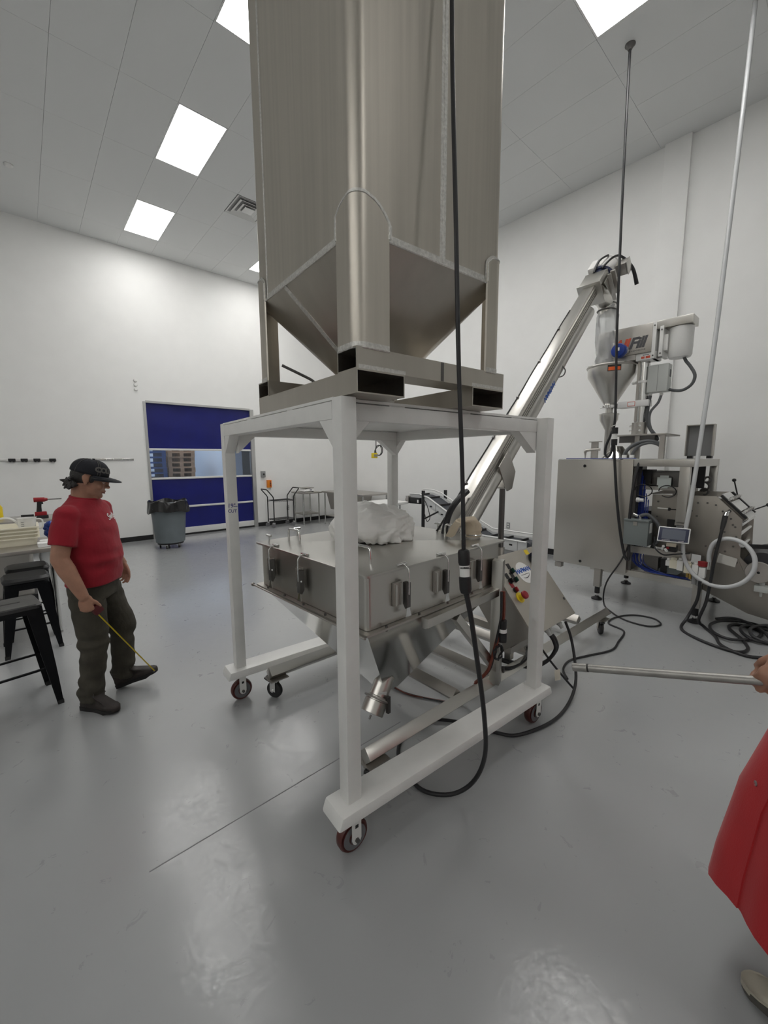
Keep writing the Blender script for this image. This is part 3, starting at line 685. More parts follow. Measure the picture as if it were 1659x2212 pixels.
for k, m_ in enumerate((CABLE, COPPERC)): sp('floor_lead', MB().tube([(1.98, 2.28, .010+.012*k), (2.0, 2.05-.01*k, .008), (2.06, 1.90, .008), (2.12, 1.78+.01*k, .010), (2.2, 1.66, .012), (2.23, 1.58, .10)], .006, 6, smooth=4), m_)
# support post of the tube
sp('support_post', MB().cyl((3.22, 2.02, .93), (3.22, 2.02, 1.49), .026, n=16), STEELD)
sp('support_sleeve', MB().cyl((3.22, 2.02, .26), (3.22, 2.02, .95), .036, n=16), SSD)
q = A0+dA*1.62
sp('tube_bracket', MB().prism([q+upA*.05+V((0, -.10, 0)), q+dA*.20+upA*.05+V((0, -.10, 0)), q+dA*.16-upA*.17+V((0, -.10, 0)), q+dA*.02-upA*.24+V((0, -.10, 0)), q-dA*.05-upA*.20+V((0, -.10, 0))], (0, .012, 0)), SSD, bev=.004)
sp('tube_bracket', MB().obox(q-upA*.15+V((.02, 0, 0)), .12, .17, .02, dA, (0, 1, 0)), SSD)
# frame: two rails on edge, cross members, post, brace, arm
RA = rad(-1.3); g1 = V((math.cos(RA), math.sin(RA), 0))
def rail(y, x0, x1):
    a = V((x0, y, .197)); return a, a+g1*(x1-x0)
for y, x1 in ((1.535, 4.32), (2.655, 4.32)):
    a, c = rail(y, 1.215, x1)
    sp('base_rail', MB().bar(a, c, .072, .072, PI/4), SSV, bev=.004)
    for e in (a+g1*.06, c-g1*.10):
        sp('caster_plate', MB().obox(e+V((0, 0, -.047)), .14, .11, .008, g1, (0, 1, 0)), SSD)
        wz = V((e.x-.02, e.y, .0625))
        k = rad(-62) if (e.x < 2 and y > 2) else rad(35)
        wd = V((math.cos(k), math.sin(k), 0)); wa = V((-wd.y, wd.x, 0))
        cw = sp('caster_wheel', MB().lathe([(.03, -.018), (.052, -.018), (.060, -.013), (.0625, -.006), (.0625, .006), (.060, .013), (.052, .018), (.03, .018)], wz, wa, 30), RUBBER)
        sp('caster_fork', MB().obox(wz+wa*.026+V((0, 0, .035)), .045, .005, .085, wd, wa).obox(wz-wa*.026+V((0, 0, .035)), .045, .005, .085, wd, wa).obox(wz+V((0, 0, .076)), .08, .06, .008, wd, wa), SSD if y < 2 else CHROME)
        sp('brake_pedal', MB().obox(wz-wd*.055+V((0, 0, .072)), .05, .035, .014, wd+V((0, 0, -.4)), wa), BLACK)
        sp('axle_nut', MB().cyl(wz-wa*.036, wz+wa*.036, .010, n=6), CHROME, par=cw)
for x, z, s_ in ((2.02, .195, .072), (2.42, .195, .072), (2.95, .195, .072), (3.9, .195, .072)):
    sp('cross_member', MB().bar((x, 1.56, z), (x, 2.63, z), s_, s_, PI/4), SSD, bev=.004)
sp('cross_member', MB().bar((2.72, 1.60, .42), (2.72, 2.60, .42), .06, .06), SSD, bev=.004)
for y in (1.60, 2.60): sp('cross_post', MB().bar((2.72, y, .20), (2.72, y, .45), .05, .05), SSD)
post = sp('upright_post', MB().bar((2.335, 1.475, .205), (2.335, 1.475, 1.082), .072, .072, rad(20)), SS, bev=.005)
sp('upright_post', MB().bar((2.335, 2.70, .205), (2.335, 2.70, 1.08), .072, .072), SS, bev=.005)
sp('support_arm', MB().bar((1.575, 1.445, .862), (2.31, 1.47, .868), .05, .052), SSV, bev=.004)
sp('arm_foot', MB().bar((1.60, 1.475, .822), (1.85, 1.475, .824), .03, .022), SSD, bev=.006)
sp('diagonal_brace', MB().bar((1.88, 1.475, .81), (2.33, 1.475, .31), .05, .05), SS, bev=.004)
sp('foot_bolt', MB().cyl((2.46, 1.49, .225), (2.46, 1.49, .262), .011, n=8), STEELD)
# cables dressed on the post
for k, (y, m) in enumerate(((1.425, CABLE), (1.43, COPPERC), (1.42, COPPERC))):
    sp('post_hose', MB().tube([(2.30+.012*k, y, .88), (2.29+.014*k, y-.01, .72), (2.275+.01*k, y, .60), (2.25-.01*k, y+.01, .45), (2.23-.015*k, y+.03, .34), (2.20-.02*k, y+.10, .24)], .0085, 7, smooth=4), m)
sp('cable_coil', MB().tube([(2.27+.045*math.cos(t*.9), 1.415+.012*math.sin(t*2.3), .47+.05*math.sin(t*.9)) for t in range(28)], .005, 6, smooth=2), CABLE)
pg = sp('power_plug', MB().cyl((2.30, 1.405, .69), (2.30, 1.405, .605), .024, n=14).cyl((2.30, 1.405, .60), (2.30, 1.405, .54), .027, n=14), BLACK)
sp('plug_label', MB().cyl((2.30, 1.405, .605), (2.30, 1.405, .63), .0265, n=14), PAPER, par=pg)
# control panel, leaning back
w_, hh, tau, dd_ = .648, .62, .8786, .286
PT = V((2.533, 1.698, 1.012)); dn = V((0, -math.cos(tau), -math.sin(tau))); inn = V((0, math.sin(tau), -math.cos(tau)))
pc = PT+V((w_/2, 0, 0))+dn*hh/2
X_ = V((1, 0, 0)); Yp = -dn
enc = sp('control_enclosure', MB().obox(pc+inn*(dd_/2+.014), w_-.012, hh-.012, dd_, X_, Yp), SSD, bev=.006)
door = sp('enclosure_door', MB().obox(pc+inn*.005, w_, hh, .014, X_, Yp), mat('panel_stainless', (.58, .545, .49), .42, 1.), bev=.004)
sp('door_gasket', MB().obox(pc+inn*.014, w_-.02, hh-.02, .008, X_, Yp), BLACK)
def on_panel(u, v, h=0): return PT+X_*u+dn*v-inn*h
def pcyl(nm, u, v, r, h, m, par, r2=None, h0=.002): return sp(nm, MB().cyl(on_panel(u, v, h0-.003), on_panel(u, v, h), r, r2, 24), m, par=par)
for i, (u, v, m, rot) in enumerate(((.186, .123, BLACK, 1), (.100, .189, BLACK, 0), (.165, .193, BLACK, 0), (.095, .262, RED, 0))):
    sp('legend_plate', MB().obox(on_panel(u, v-.022, .001), .042, .045, .004, X_, Yp), RED if m is RED else BLACK, par=door, bev=.001)
    pcyl('selector_ring', u, v+.022, .021, .010, BLACK, door)
    sp('selector_knob', MB().obox(on_panel(u, v+.022, .020), .014, .036, .022, X_, Yp), RED if m is RED else (GREEN if i in (0, 2) else BLACK), par=door, bev=.004)
e = pcyl('estop_ring', .100, .345, .040, .006, YEL, door); sp('estop_base', MB().cyl(on_panel(.100, .345, 0), on_panel(.100, .345, .035), .021, .019, 20), YEL, par=e); sp('estop_button', MB().lathe([(.018, .033), (.030, .042), (.031, .055), (.026, .062), (.001, .064)], on_panel(.100, .345, 0), -inn, 24), RED, par=e)
bd_ = pcyl('maker_badge', .331, .186, .090, .004, WHITE, door)
sp('badge_lettering', text_mb('HAPMAN', .050, .0004, .0018, 0, .95).tf(face_m(on_panel(.331, .166, .0045), X_, Yp)), INKBLUE, par=bd_, label='blue lettering HAPMAN')
sp('badge_swoosh', MB().tube([on_panel(.281+.11*i/10, .222-.012*math.sin(i/10*PI)*-1-.02*(i/10)**2, .0045) for i in range(11)], [.0008, .004, .0005], 6), INKGREY, par=bd_)
sp('badge_small_text', text_mb('The Material Handling Specialists', .0085, .0003).tf(face_m(on_panel(.326, .200, .0045), X_, Yp)), INKGREY, par=bd_)
dk = pcyl('disconnect_plate', .545, .110, .052, .008, BLACK, door); sp('disconnect_knob', MB().obox(on_panel(.545, .110, .024), .028, .09, .034, (.8, .6*dn.y, .6*dn.z), Yp), NAVY, par=dk, bev=.006)
sp('hazard_label', MB().obox(on_panel(.525, .035, .0012), .055, .042, .0025, X_, Yp), YEL, par=door)
sp('door_lock', MB().cyl(on_panel(.622, .485, -.002), on_panel(.622, .485, .006), .012, n=16).cyl(on_panel(.622, .485, .006), on_panel(.622, .485, .008), .006, n=12), STEELD, par=door)
for u, zz_ in ((.575, .13), (.33, .10), (.39, .12), (.27, .16)):
    p_ = PT+X_*u+dn*hh+inn*zz_
    gl = sp('cable_gland', MB().cyl(p_-dn*.01, p_+dn*.02, .022, n=6).cyl(p_+dn*.02, p_+dn*.055, .017, .014, n=14), GREYE, par=enc)
sp('enclosure_bracket', MB().bar(PT+X_*.02+dn*.62+inn*.28, PT+X_*.33+dn*.62+inn*.28, .06, .05), SSD)
sp('enclosure_leg', MB().bar(PT+X_*.25+dn*.62+inn*.27, (2.95, 1.56, .22), .045, .045), SSD)
for k, u in enumerate((.33, .39)):
    p_ = PT+X_*u+dn*(hh+.05)+inn*(.10+.02*k)
    sp('whip_conduit', MB().tube([p_, p_+dn*.05, p_+V((.03, -.03, -.12)), p_+V((-.02, .02, -.22)), p_+V((-.12, .12, -.26)), (2.55, 1.75, .24)], .013, 12, smooth=5), CABLE)
for k in range(4):
    sp('bundled_cable', MB().tube([(2.95-.02*k, 1.55, .27+.012*k), (2.75, 1.50-.012*k, .205+.014*k), (2.55, 1.49-.01*k, .21+.012*k), (2.42, 1.52, .27)], .009, 7, smooth=5), CABLE)
# discharge sleeve: clear bag from the spout to the filler cone
bagp = [(.092, .10), (.094, .06), (.115, -.02), (.115, -.14), (.118, -.30), (.112, -.42), (.108, -.47), (.120, -.53), (.118, -.57)]
bb = MB()
rings = []
for j, (r_, z) in enumerate(bagp):
    rings.append([V((5.43+.015*j/8+r_*(1+.09*math.sin(5*a+j*1.3)+.05*math.sin(9*a-j))*math.cos(a), 2.055-.02*j/8+r_*(1+.09*math.sin(5*a+j*1.3))*math.sin(a), 3.46+z)) for a in (2*PI*i/36 for i in range(36))])
solo('discharge_bag', 'clear plastic sleeve hanging from the sloping conveyor spout over the cone', 'bag', bb.loft(rings, False), CLEARBAG, (5.43, 2.055, 3.46))

# things lying on the bin lid
pb = MB()
rng = random.Random(5)
pb.ell((0, 0, .10), .285, .24, .135, None, 132, 64)
for v in pb.bm.verts:
    c = v.co.copy(); a = math.atan2(c.y, c.x)
    rg_n = lambda k, o: 1-2*abs(noise.noise(c*k+V((o, 0, o))))
    n_ = .09*noise.noise(c*4)+.030*rg_n(7, 3)+.016*rg_n(15, 7)+.007*rg_n(34, 1)
    low = max(0, 1-c.z/.07); d = V((c.x, c.y, (c.z-.08)*1.2)); d = d.normalized() if d.length > 1e-5 else V((0, 0, 1))
    c += d*n_*(.75+.4*low)+V((math.cos(a), math.sin(a), 0))*low*(.030*math.sin(a*13)+.018*math.sin(a*29+1))
    v.co = (c.x, c.y, max(.002, c.z))
solo('plastic_bag', 'crumpled white plastic bag bundle lying on the stainless bin lid', 'bag', pb.tf(Matrix.Translation((1.82, 2.14, 1.2005)) @ Matrix.Rotation(rad(-12), 4, 'Z')), BAG, (1.82, 2.14, 1.2005), sharp=180)
cs = MB()
cs.loft([[V((2.34+.064*math.cos(a), 1.70+.064*math.sin(a), 1.214+z)) for a in (2*PI*i/20 for i in range(20))] for z in (0, .05)], False)
pts = [(2.34, 1.70, 1.255, .066), (2.335, 1.70, 1.30, .062), (2.30, 1.705, 1.335, .052), (2.24, 1.72, 1.335, .040), (2.19, 1.735, 1.29, .030), (2.165, 1.75, 1.235, .034)]
rg = []
for x, y, z, r_ in pts:
    rg.append([V((x+r_*math.cos(a)*(1 if r_ > .055 else .75), y+r_*1.1*math.sin(a), z+(0 if r_ > .06 else r_*.35*math.cos(a)))) for a in (2*PI*i/20 for i in range(20))])
cs.loft(rg, True).disp(.006, 22)
sk = thing('vent_sock', 'beige canvas vent sock flopped over on the corner of the bin lid', 'filter sock', (2.34, 1.70, 1.2))
part(sk, 'cloth_sleeve', cs, CANVAS); part(sk, 'hose_clamp', MB().tube([(2.34+.0665*math.cos(i*PI/12), 1.70+.0665*math.sin(i*PI/12), 1.228) for i in range(24)], .005, 6, True), CHROME)
# ================================================================ BAGGING MACHINE (right)
bm_ = thing('bagging_machine', 'large stainless vertical bagging machine with big side cabinet, film rollers and touch screen', 'machine', (5.7, 1.5, 0))
def bp(nm, b, m, **k): return part(bm_, nm, b, m, **k)
# frame legs and base
for x, y in ((5.25, 1.90), (6.22, 1.88), (5.25, .905), (6.22, .90)):
    bp('leg', MB().bar((x, y, .165), (x, y, .43), .075, .075), SSD, bev=.004)
    ft = bp('levelling_foot', MB().lathe([(.062, 0), (.062, .014), (.045, .022), (.022, .036), (.022, .045)], (x, y, .001), n=28), BLACK)
    bp('foot_stem', MB().cyl((x, y, .04), (x, y, .085), .012, n=12), CHROME, par=ft)
    bp('foot_bellows', MB().cyl((x, y, .08), (x, y, .17), .030, n=18), BLACK, par=ft)
for a, c in (((5.285, .87, .405), (5.285, 2.0, .405)), ((6.22, .87, .405), (6.22, 1.95, .405)), ((5.24, .905, .405), (6.22, .905, .405)), ((5.24, 1.90, .405), (6.22, 1.90, .405))):
    bp('base_beam', MB().bar(a, c, .075, .075), SS, bev=.004)
bp('base_tray', MB().box(5.26, 6.2, .93, 1.88, .445, .452), SSD)
# electrical cabinet
cab = bp('cabinet', MB().box(5.205, 5.56, 1.585, 2.46, .40, 1.735), mat('cabinet_stainless', (.58, .555, .515), .30, 1.), bev=.006)
bp('cabinet_foot', MB().box(5.22, 5.30, 2.36, 2.44, .325, .386), SSD)
for y, z in ((2.12, 1.66), (2.11, .455)): bp('cabinet_hole', MB().cyl((5.203, y, z), (5.2055, y, z), .018, n=18), BLACK, par=cab)
bp('cabinet_label', MB().box(5.33, 5.40, 1.5835, 1.5855, .43, .55), PAPER, par=cab)
bp('side_panel', MB().box(5.24, 5.56, 1.545, 1.583, .44, 1.72), STEELD)
# upper frame
for a, c in (((5.24, 1.01, 1.698), (5.24, 1.58, 1.698)), ((6.20, .98, 1.698), (6.20, 2.0, 1.698)), ((5.24, 1.045, 1.698), (6.20, 1.02, 1.698)), ((5.24, 1.97, 1.698), (6.2, 1.97, 1.698))):
    bp('top_beam', MB().bar(a, c, .078, .078), SS, bev=.004)
bp('top_plate', MB().box(5.21, 6.24, 1.15, 2.45, 1.737, 1.745), CHROME)
for x, y in ((5.25, 1.10), (6.20, 1.02)): bp('upright', MB().bar((x, y, .45 if x > 6 else 1.06), (x, y, 1.66), .09 if x < 6 else .075, .08), SSV, bev=.004)
bp('upright', MB().bar((6.20, 1.93, .43), (6.20, 1.93, 1.66), .075, .075), SSV, bev=.004)
bp('upright', MB().bar((5.60, 1.93, .43), (5.60, 1.93, 1.66), .06, .06), SSV, bev=.004)
bp('upright_bracket', MB().box(5.22, 5.29, 1.045, 1.15, 1.03, 1.062), SSD)
# film side plates
poly = [(1.40, 1.345), (.83, 1.36), (.615, 1.14), (.60, .76), (.45, .60), (.10, .50), (.06, .14), (.50, .20), (.88, .36), (.88, .72), (1.40, .76)]
for x, nm in ((5.31, 'film_side_plate'), (6.13, 'film_side_plate')):
    pl_ = bp(nm, MB().prism([(x, y, z) for y, z in poly], (.012, 0, 0)), FILMPL, bev=.002)
    if x < 6:
        for y, z in ((.98, 1.28), (.90, 1.285), (.83, 1.27), (.77, 1.21), (.70, 1.14), (.66, 1.06), (.645, .96), (.66, .86), (.88, .83), (.80, .82), (.72, .80), (1.34, 1.27), (1.34, 1.10), (1.33, 1.0), (.98, 1.14), (.68, 1.08), (.74, 1.0), (.62, .70)):
            bp('bolt_head', MB().cyl((5.302, y, z), (5.311, y, z), .010, n=6), STEELD, par=pl_)
        bp('plate_slot', MB().box(5.306, 5.3105, 1.02, 1.22, 1.185, 1.197), BLACK, par=pl_)
        bp('plate_slot', MB().cyl((5.306, 1.23, 1.191), (5.3105, 1.23, 1.191), .018, n=14), BLACK, par=pl_)
        bp('white_rod', MB().cyl((5.304, 1.24, 1.193), (5.304, 1.34, 1.195), .006, n=8), WHITE, par=pl_)
        bp('plate_window', MB().box(5.306, 5.3105, 1.10, 1.24, .93, 1.08), BLACK, par=pl_)
for y, z, r_ in ((.90, 1.30, .018), (.86, 1.31, .018), (.64, .98, .025), (.64, .83, .025), (.30, .46, .03), (.62, 1.09, .02)):
    bp('guide_roller', MB().cyl((5.32, y, z), (6.13, y, z), r_, n=18), CHROME)
bp('film_roll', MB().cyl((5.42, .44, .66), (6.05, .44, .66), .155, n=40), mat('film_roll_dark', (.05, .05, .055), .4))
bp('roll_shaft', MB().cyl((5.20, .44, .66), (5.42, .44, .66), .035, n=20), CHROME)
bp('roll_chuck', MB().lathe([(.098, 0), (.102, .01), (.102, .03), (.06, .035)], (5.17, .44, .66), (1, 0, 0), 32), SSD)
bp('chuck_centre', MB().cyl((5.166, .44, .66), (5.175, .44, .66), .012, n=14), BLACK)
bp('roll_brake', MB().box(5.18, 5.26, .36, .46, .47, .53).cyl((5.22, .41, .53), (5.22, .41, .56), .022, n=12).cyl((5.22, .41, .42), (5.22, .41, .47), .012, n=10), GREYE, bev=.004)
bp('dancer_arm', MB().bar((5.30, .58, .88), (5.20, .05, .95), .03, .04), BLACK)
bp('dancer_pivot', MB().cyl((5.26, .585, .90), (5.30, .585, .90), .03, n=16), CHROME)
bp('polished_tray', MB().prism([(5.285, .76, .775), (5.285, .615, .745), (5.285, .625, .655), (5.285, .775, .68)], (.014, 0, 0)), mat('bright_plate', (.85, .83, .78), .2, .6))
bp('tray_gusset', MB().prism([(5.30, .615, .745), (5.50, .60, .70), (5.50, .50, .60), (5.30, .55, .60)], (.01, 0, 0)), SSD)
# registration table on the sloped edge
n_ = V((0, -.715, .70)); t_ = V((0, -.70, -.715)); o_ = V((5.33, .795, 1.345)); Xv = V((1, 0, 0))
rg_ = bp('registration_frame', MB().obox(o_+t_*.13+n_*.012+Xv*.03, .05, .30, .022, Xv, t_), BLACK); bp('registration_frame', MB().obox(o_+t_*.13+n_*.012+Xv*.62, .05, .30, .022, Xv, t_), BLACK)
bp('registration_plate', MB().obox(o_+t_*.14+n_*.014+Xv*.32, .48, .12, .006, Xv, t_), WHITE, par=rg_)
bp('registration_plate', MB().obox(o_+t_*.005+n_*.014+Xv*.30, .42, .07, .006, Xv, t_).obox(o_+t_*.27+n_*.014+Xv*.34, .46, .06, .006, Xv, t_), ALUW, par=rg_)
for k in (.055, .225):
    q_ = o_+t_*k+n_*.035
    bp('registration_rod', MB().cyl(q_, q_+Xv*.70, .012, n=12), CHROME, par=rg_)
    for i in range(7): bp('rod_ring', MB().cyl(q_+Xv*(.12+.07*i), q_+Xv*(.135+.07*i), .019, n=14), CHROME, par=rg_)
for a, c in ((o_+t_*.03+n_*.02+Xv*.68, (6.0, .80, 1.50)), (o_+t_*.25+n_*.02+Xv*.70, (6.05, .50, 1.24))):
    lv = bp('clamp_lever', MB().cyl(a, c, .007, n=8), BLACK); bp('lever_ball', MB().ell(c, .02, .02, .02), BLACK, par=lv)
# jaw drive, gear motor and inner gear
bp('jaw_carriage', MB().box(5.40, 5.90, 1.18, 1.55, 1.44, 1.60), STEELD, bev=.006)
bp('jaw_carriage', MB().box(5.34, 5.95, 1.15, 1.52, 1.395, 1.435), SSD)
mp = bp('motor_plate', MB().prism([(5.30, y, z) for y, z in ((1.35, 1.42), (1.26, 1.42), (1.26, 1.435), (1.235, 1.435), (1.235, 1.535), (1.26, 1.535), (1.26, 1.56), (1.34, 1.56), (1.34, 1.54), (1.365, 1.54), (1.365, 1.45), (1.35, 1.45))], (.02, 0, 0)), mat('pale_motor', (.55, .60, .58), .4))
bp('jaw_motor', MB().box(5.32, 5.48, 1.24, 1.36, 1.44, 1.54), BLACK, par=mp, bev=.01)
bp('black_drive', MB().box(5.36, 5.55, 1.44, 1.54, 1.46, 1.62), BLACK)
bp('forming_guide', MB().prism([(5.5, 1.50, 1.33), (5.5, 1.30, 1.40), (5.5, 1.12, 1.42), (5.5, 1.12, 1.36)], (.5, 0, 0)), SSD)
bp('seal_block', MB().box(5.45, 6.0, 1.30, 1.60, 1.02, 1.14), BLACK)
for y, z, r_ in ((1.06, 1.42, .05), (1.03, 1.50, .03), (1.05, 1.36, .035)):
    bp('cam_wheel', MB().tube([(5.95, y+r_*math.cos(i*PI/9), z+r_*math.sin(i*PI/9)) for i in range(15)], .012, 6), STEELD)
bp('side_plate_inner', MB().box(5.9, 5.93, 1.05, 1.22, 1.40, 1.66), BLACK)
for c, r_ in (((5.22, 1.47, 1.43), .085), ((5.26, 1.25, 1.43), .08)):
    bp('looped_cable', MB().tube([(c[0]-.02*math.sin(t*.5), c[1]+r_*math.cos(t*2*PI/14), c[2]+(-.04)+r_*.8*math.sin(t*2*PI/14)) for t in range(13)], .0055, 6, smooth=2), CABLE)
# junction box with conduit
jb = bp('junction_box', MB().box(5.10, 5.27, 1.36, 1.605, .775, 1.06), GREYM, bev=.004)
bp('box_lid_lip', MB().box(5.09, 5.272, 1.355, 1.61, 1.052, 1.066), GREYM, par=jb); bp('box_hasp', MB().box(5.094, 5.101, 1.47, 1.51, 1.00, 1.045), SSD, par=jb)
bp('box_label', MB().box(5.15, 5.24, 1.3585, 1.3605, .92, 1.03), PAPER, par=jb)
bp('box_fitting', MB().cyl((5.18, 1.47, 1.06), (5.18, 1.47, 1.11), .016, n=12).cyl((5.18, 1.49, 1.10), (5.18, 1.54, 1.12), .018, n=12), CHROME, par=jb)
bp('grey_conduit', MB().tube([(5.18, 1.47, 1.10), (5.2, 1.40, 1.12), (5.22, 1.30, 1.02), (5.22, 1.27, .90), (5.24, 1.32, .80), (5.3, 1.36, .74)], .020, 12, smooth=5), GREYHOSE)
bp('black_lead', MB().tube([(5.2, 1.32, .88), (5.12, 1.29, .78), (5.08, 1.20, .72), (5.07, 1.10, .74), (5.15, .98, .76)], .008, 7, smooth=5), CABLE)
# touch screen on its bracket
hx = V((.10, -1, 0)).normalized(); hz = V((.42, .04, .9)); hc = V((5.02, 1.105, .955)); hn = hx.cross(hz).normalized()
if hn.x > 0: hn = -hn
hm = bp('touch_screen', MB().obox(hc, .275, .165, .022, hx, hz), ALUW, bev=.012)
bp('screen_bezel', MB().obox(hc+hn*.0112, .255, .145, .003, hx, hz), NAVY, par=hm, bev=.006); bp('screen_glass', MB().obox(hc+hn*.0130, .20, .105, .002, hx, hz), SCREEN, par=hm)
bp('screen_back', MB().obox(hc-hn*.028, .22, .12, .035, hx, hz), BLACK, par=hm)
bp('screen_text_line', MB().obox(hc+hn*.0130-hz.normalized()*.064-hx*.06, .07, .003, .001, hx, hz).obox(hc+hn*.0130-hz.normalized()*.064+hx*.07, .045, .003, .001, hx, hz), INKWHITE, par=hm)
bp('screen_bracket', MB().bar((5.05, 1.10, .88), (5.24, 1.10, 1.04), .06, .02), BLACK)
bp('card_holder', MB().obox((5.03, 1.12, .845), .085, .035, .02, hx, hz), mat('cream_card', (.75, .68, .55), .6))
bp('connector_cluster', MB().box(5.04, 5.12, 1.08, 1.19, .77, .83), BLACK)
for i, (y, z, m) in enumerate(((1.19, .82, WHITE), (1.17, .79, WHITE), (1.15, .81, RED), (1.20, .795, GREYE), (1.16, .775, GREYE))):
    bp('connector', MB().cyl((5.03, y, z), (5.09, y-.01, z-.01), .014, n=10), m)
# pneumatics
bp('lower_cross_beam', MB().box(5.21, 5.25, .98, 1.57, .665, .745), SSD, bev=.004)
for i, (y, z, s_, h_, m) in enumerate(((1.11, .62, .07, .09, IVORY), (1.05, .62, .055, .11, WHITE), (.985, .60, .06, .10, IVORY), (.92, .60, .055, .10, WHITE), (.86, .58, .055, .11, WHITE), (1.16, .625, .04, .06, WHITE))):
    bp('air_regulator', MB().box(5.12, 5.19, y-s_/2, y+s_/2, z-h_/2, z+h_/2).cyl((5.155, y, z+h_/2), (5.155, y, z+h_/2+.022), s_*.38, n=14), m, bev=.006)
bp('red_lockout_knob', MB().cyl((5.155, .865, .645), (5.155, .865, .69), .040, n=20), RED)
bp('brass_fitting', MB().cyl((5.155, .985, .50), (5.155, .985, .55), .012, n=8).cyl((5.155, .96, .49), (5.155, .96, .55), .014, n=8), BRASS)
bp('filter_bowl', MB().cyl((5.155, .92, .44), (5.155, .92, .55), .024, n=14).cyl((5.155, .885, .43), (5.155, .885, .53), .018, n=14), GREYPVC)
bp('valve_block', MB().box(5.26, 5.42, 1.28, 1.44, .48, .64), STEELD, bev=.004); bp('valve_block', MB().box(5.28, 5.40, 1.20, 1.26, .47, .63), BLACK)
bp('chute_plate', MB().prism([(5.30, 1.33, .46), (5.30, 1.16, .62), (5.30, 1.02, .56), (5.30, 1.10, .47)], (.3, 0, 0)), GREYM)
rn = random.Random(8)
for k in range(10):
    y0 = 1.55-.012*k
    bp('blue_air_tube', MB().tube([(5.30+rn.uniform(0, .06), y0, 1.70-.05*k), (5.28+rn.uniform(0, .04), y0-.01+rn.uniform(-.02, .02), 1.25), (5.27, y0-.02, .85+rn.uniform(-.1, .1)), (5.24+rn.uniform(0, .05), y0-.02+rn.uniform(-.03, .03), .56), (5.22+rn.uniform(0, .05), y0-.14-rn.uniform(0, .1), .475), (5.20+rn.uniform(0, .03), 1.15-.02*k, .462+.006*(k % 3))], .0055, 6, smooth=4), BLUETUBE)
for k in range(4): bp('wiring_lead', MB().tube([(5.27, 1.535-.01*k, 1.72), (5.235, 1.54-.008*k, 1.45), (5.24, 1.53, 1.10-.05*k), (5.22, 1.51, .70)], .006, 6, smooth=4), CABLE)
bp('tube_valve', MB().cyl((5.22, 1.50, 1.28), (5.22, 1.46, 1.28), .02, n=12).cyl((5.22, 1.53, 1.28), (5.22, 1.50, 1.28), .028, n=12), ALUW)
bp('top_air_line', MB().tube([(5.22, 2.36, 1.75), (5.23, 2.1, 1.752), (5.22, 1.9, 1.750), (5.24, 1.7, 1.752), (5.23, 1.56, 1.74), (5.22, 1.54, 1.62)], .006, 6, smooth=4), BLUETUBE)
bp('steam_elbow', MB().tube([(5.30, 2.16, 1.752), (5.30, 2.16, 1.80), (5.30, 2.16, 1.84), (5.31, 2.12, 1.855), (5.33, 2.0, 1.86)], [.004, .012, .02, .018, .015], 12, smooth=3), SSD)
# open hood standing on the rear corner
fx, fy0, fy1, fz0, fz1 = 6.16, 1.03, 1.30, 1.775, 2.135
hd = bp('open_hood', MB().box(fx, fx+.01, fy0, fy1, fz0, fz1), mat('hood_inside', (.30, .305, .31), .5, .3))
bp('hood_edge', MB().box(fx-.10, fx, fy1-.012, fy1, fz0, fz1).box(fx-.10, fx, fy0, fy0+.012, fz0, fz1).box(fx-.10, fx+.01, fy0, fy1, fz1, fz1+.010), SSD, par=hd)
bp('hood_hinge', MB().box(6.10, 6.18, fy0+.01, fy0+.06, 1.745, 1.777).box(6.10, 6.18, fy1-.07, fy1-.02, 1.745, 1.777), BLACK, par=hd)
# film discharge connector for the thick cable
bp('cable_connector', MB().cyl((5.29, .72, 1.215), (5.20, .725, 1.20), .022, n=14).cyl((5.20, .725, 1.20), (5.17, .728, 1.17), .024, n=14), CHROME)

# ================================================================ AUGER FILLER ON TOP
af = thing('auger_filler', 'cone hopper powder filler with stainless head and white motor atop the bagging machine', 'filler', (5.5, 1.75, 1.745))
def ap(nm, b, m, **k): return part(af, nm, b, m, **k)
CX, CY = 5.5, 1.985
cn = ap('cone_hopper', MB().lathe([(.060, 2.40), (.262, 2.745), (.268, 2.84), (.278, 2.845), (.278, 2.86), (.262, 2.86), (.255, 2.75), (.05, 2.41)], (CX, CY, 0), n=48), SSV)
ap('cone_rim', MB().tube([(CX+.27*math.cos(i*PI/20), CY+.27*math.sin(i*PI/20), 2.856) for i in range(40)], .012, 8, True), SSD, par=cn)
a_ = rad(206)
lb = MB()
for k in range(2):
    r_ = .2715+.001*k; s0, s1 = (-.26, .26) if k == 0 else (-.23, .23); z0, z1 = (2.765, 2.835) if k == 0 else (2.772, 2.812)
    g_ = MB(); a1 = [a_-.02+s0+(s1-s0)*i/8 for i in range(9)]
    vs = [(CX+r_*math.cos(a), CY+r_*math.sin(a), z) for z in (z0, z1) for a in a1]
    g_.poly(vs, [(i, i+1, 10+i, 9+i) for i in range(8)])
    ap('warning_label' if k == 0 else 'warning_text_block', g_, INKBLACK if k == 0 else ORLABEL, par=cn)
ap('hopper_lid', MB().box(CX-.2, CX+.2, CY-.22, CY+.20, 2.862, 2.87), CHROME, par=cn)
ap('clamp_ring', MB().lathe([(.06, 2.365), (.085, 2.365), (.085, 2.40), (.06, 2.40)], (CX, CY, 0), n=28), CHROME)
for i in range(6): ap('clamp_knob', MB().cyl((CX+.08*math.cos(i*1.05+2.6), CY+.08*math.sin(i*1.05+2.6), 2.382), (CX+.105*math.cos(i*1.05+2.6), CY+.105*math.sin(i*1.05+2.6), 2.382), .010, n=10), CHROME)
ap('auger_tube', MB().cyl((CX, CY, 2.30), (CX, CY, 2.37), .042, n=20), SSV)
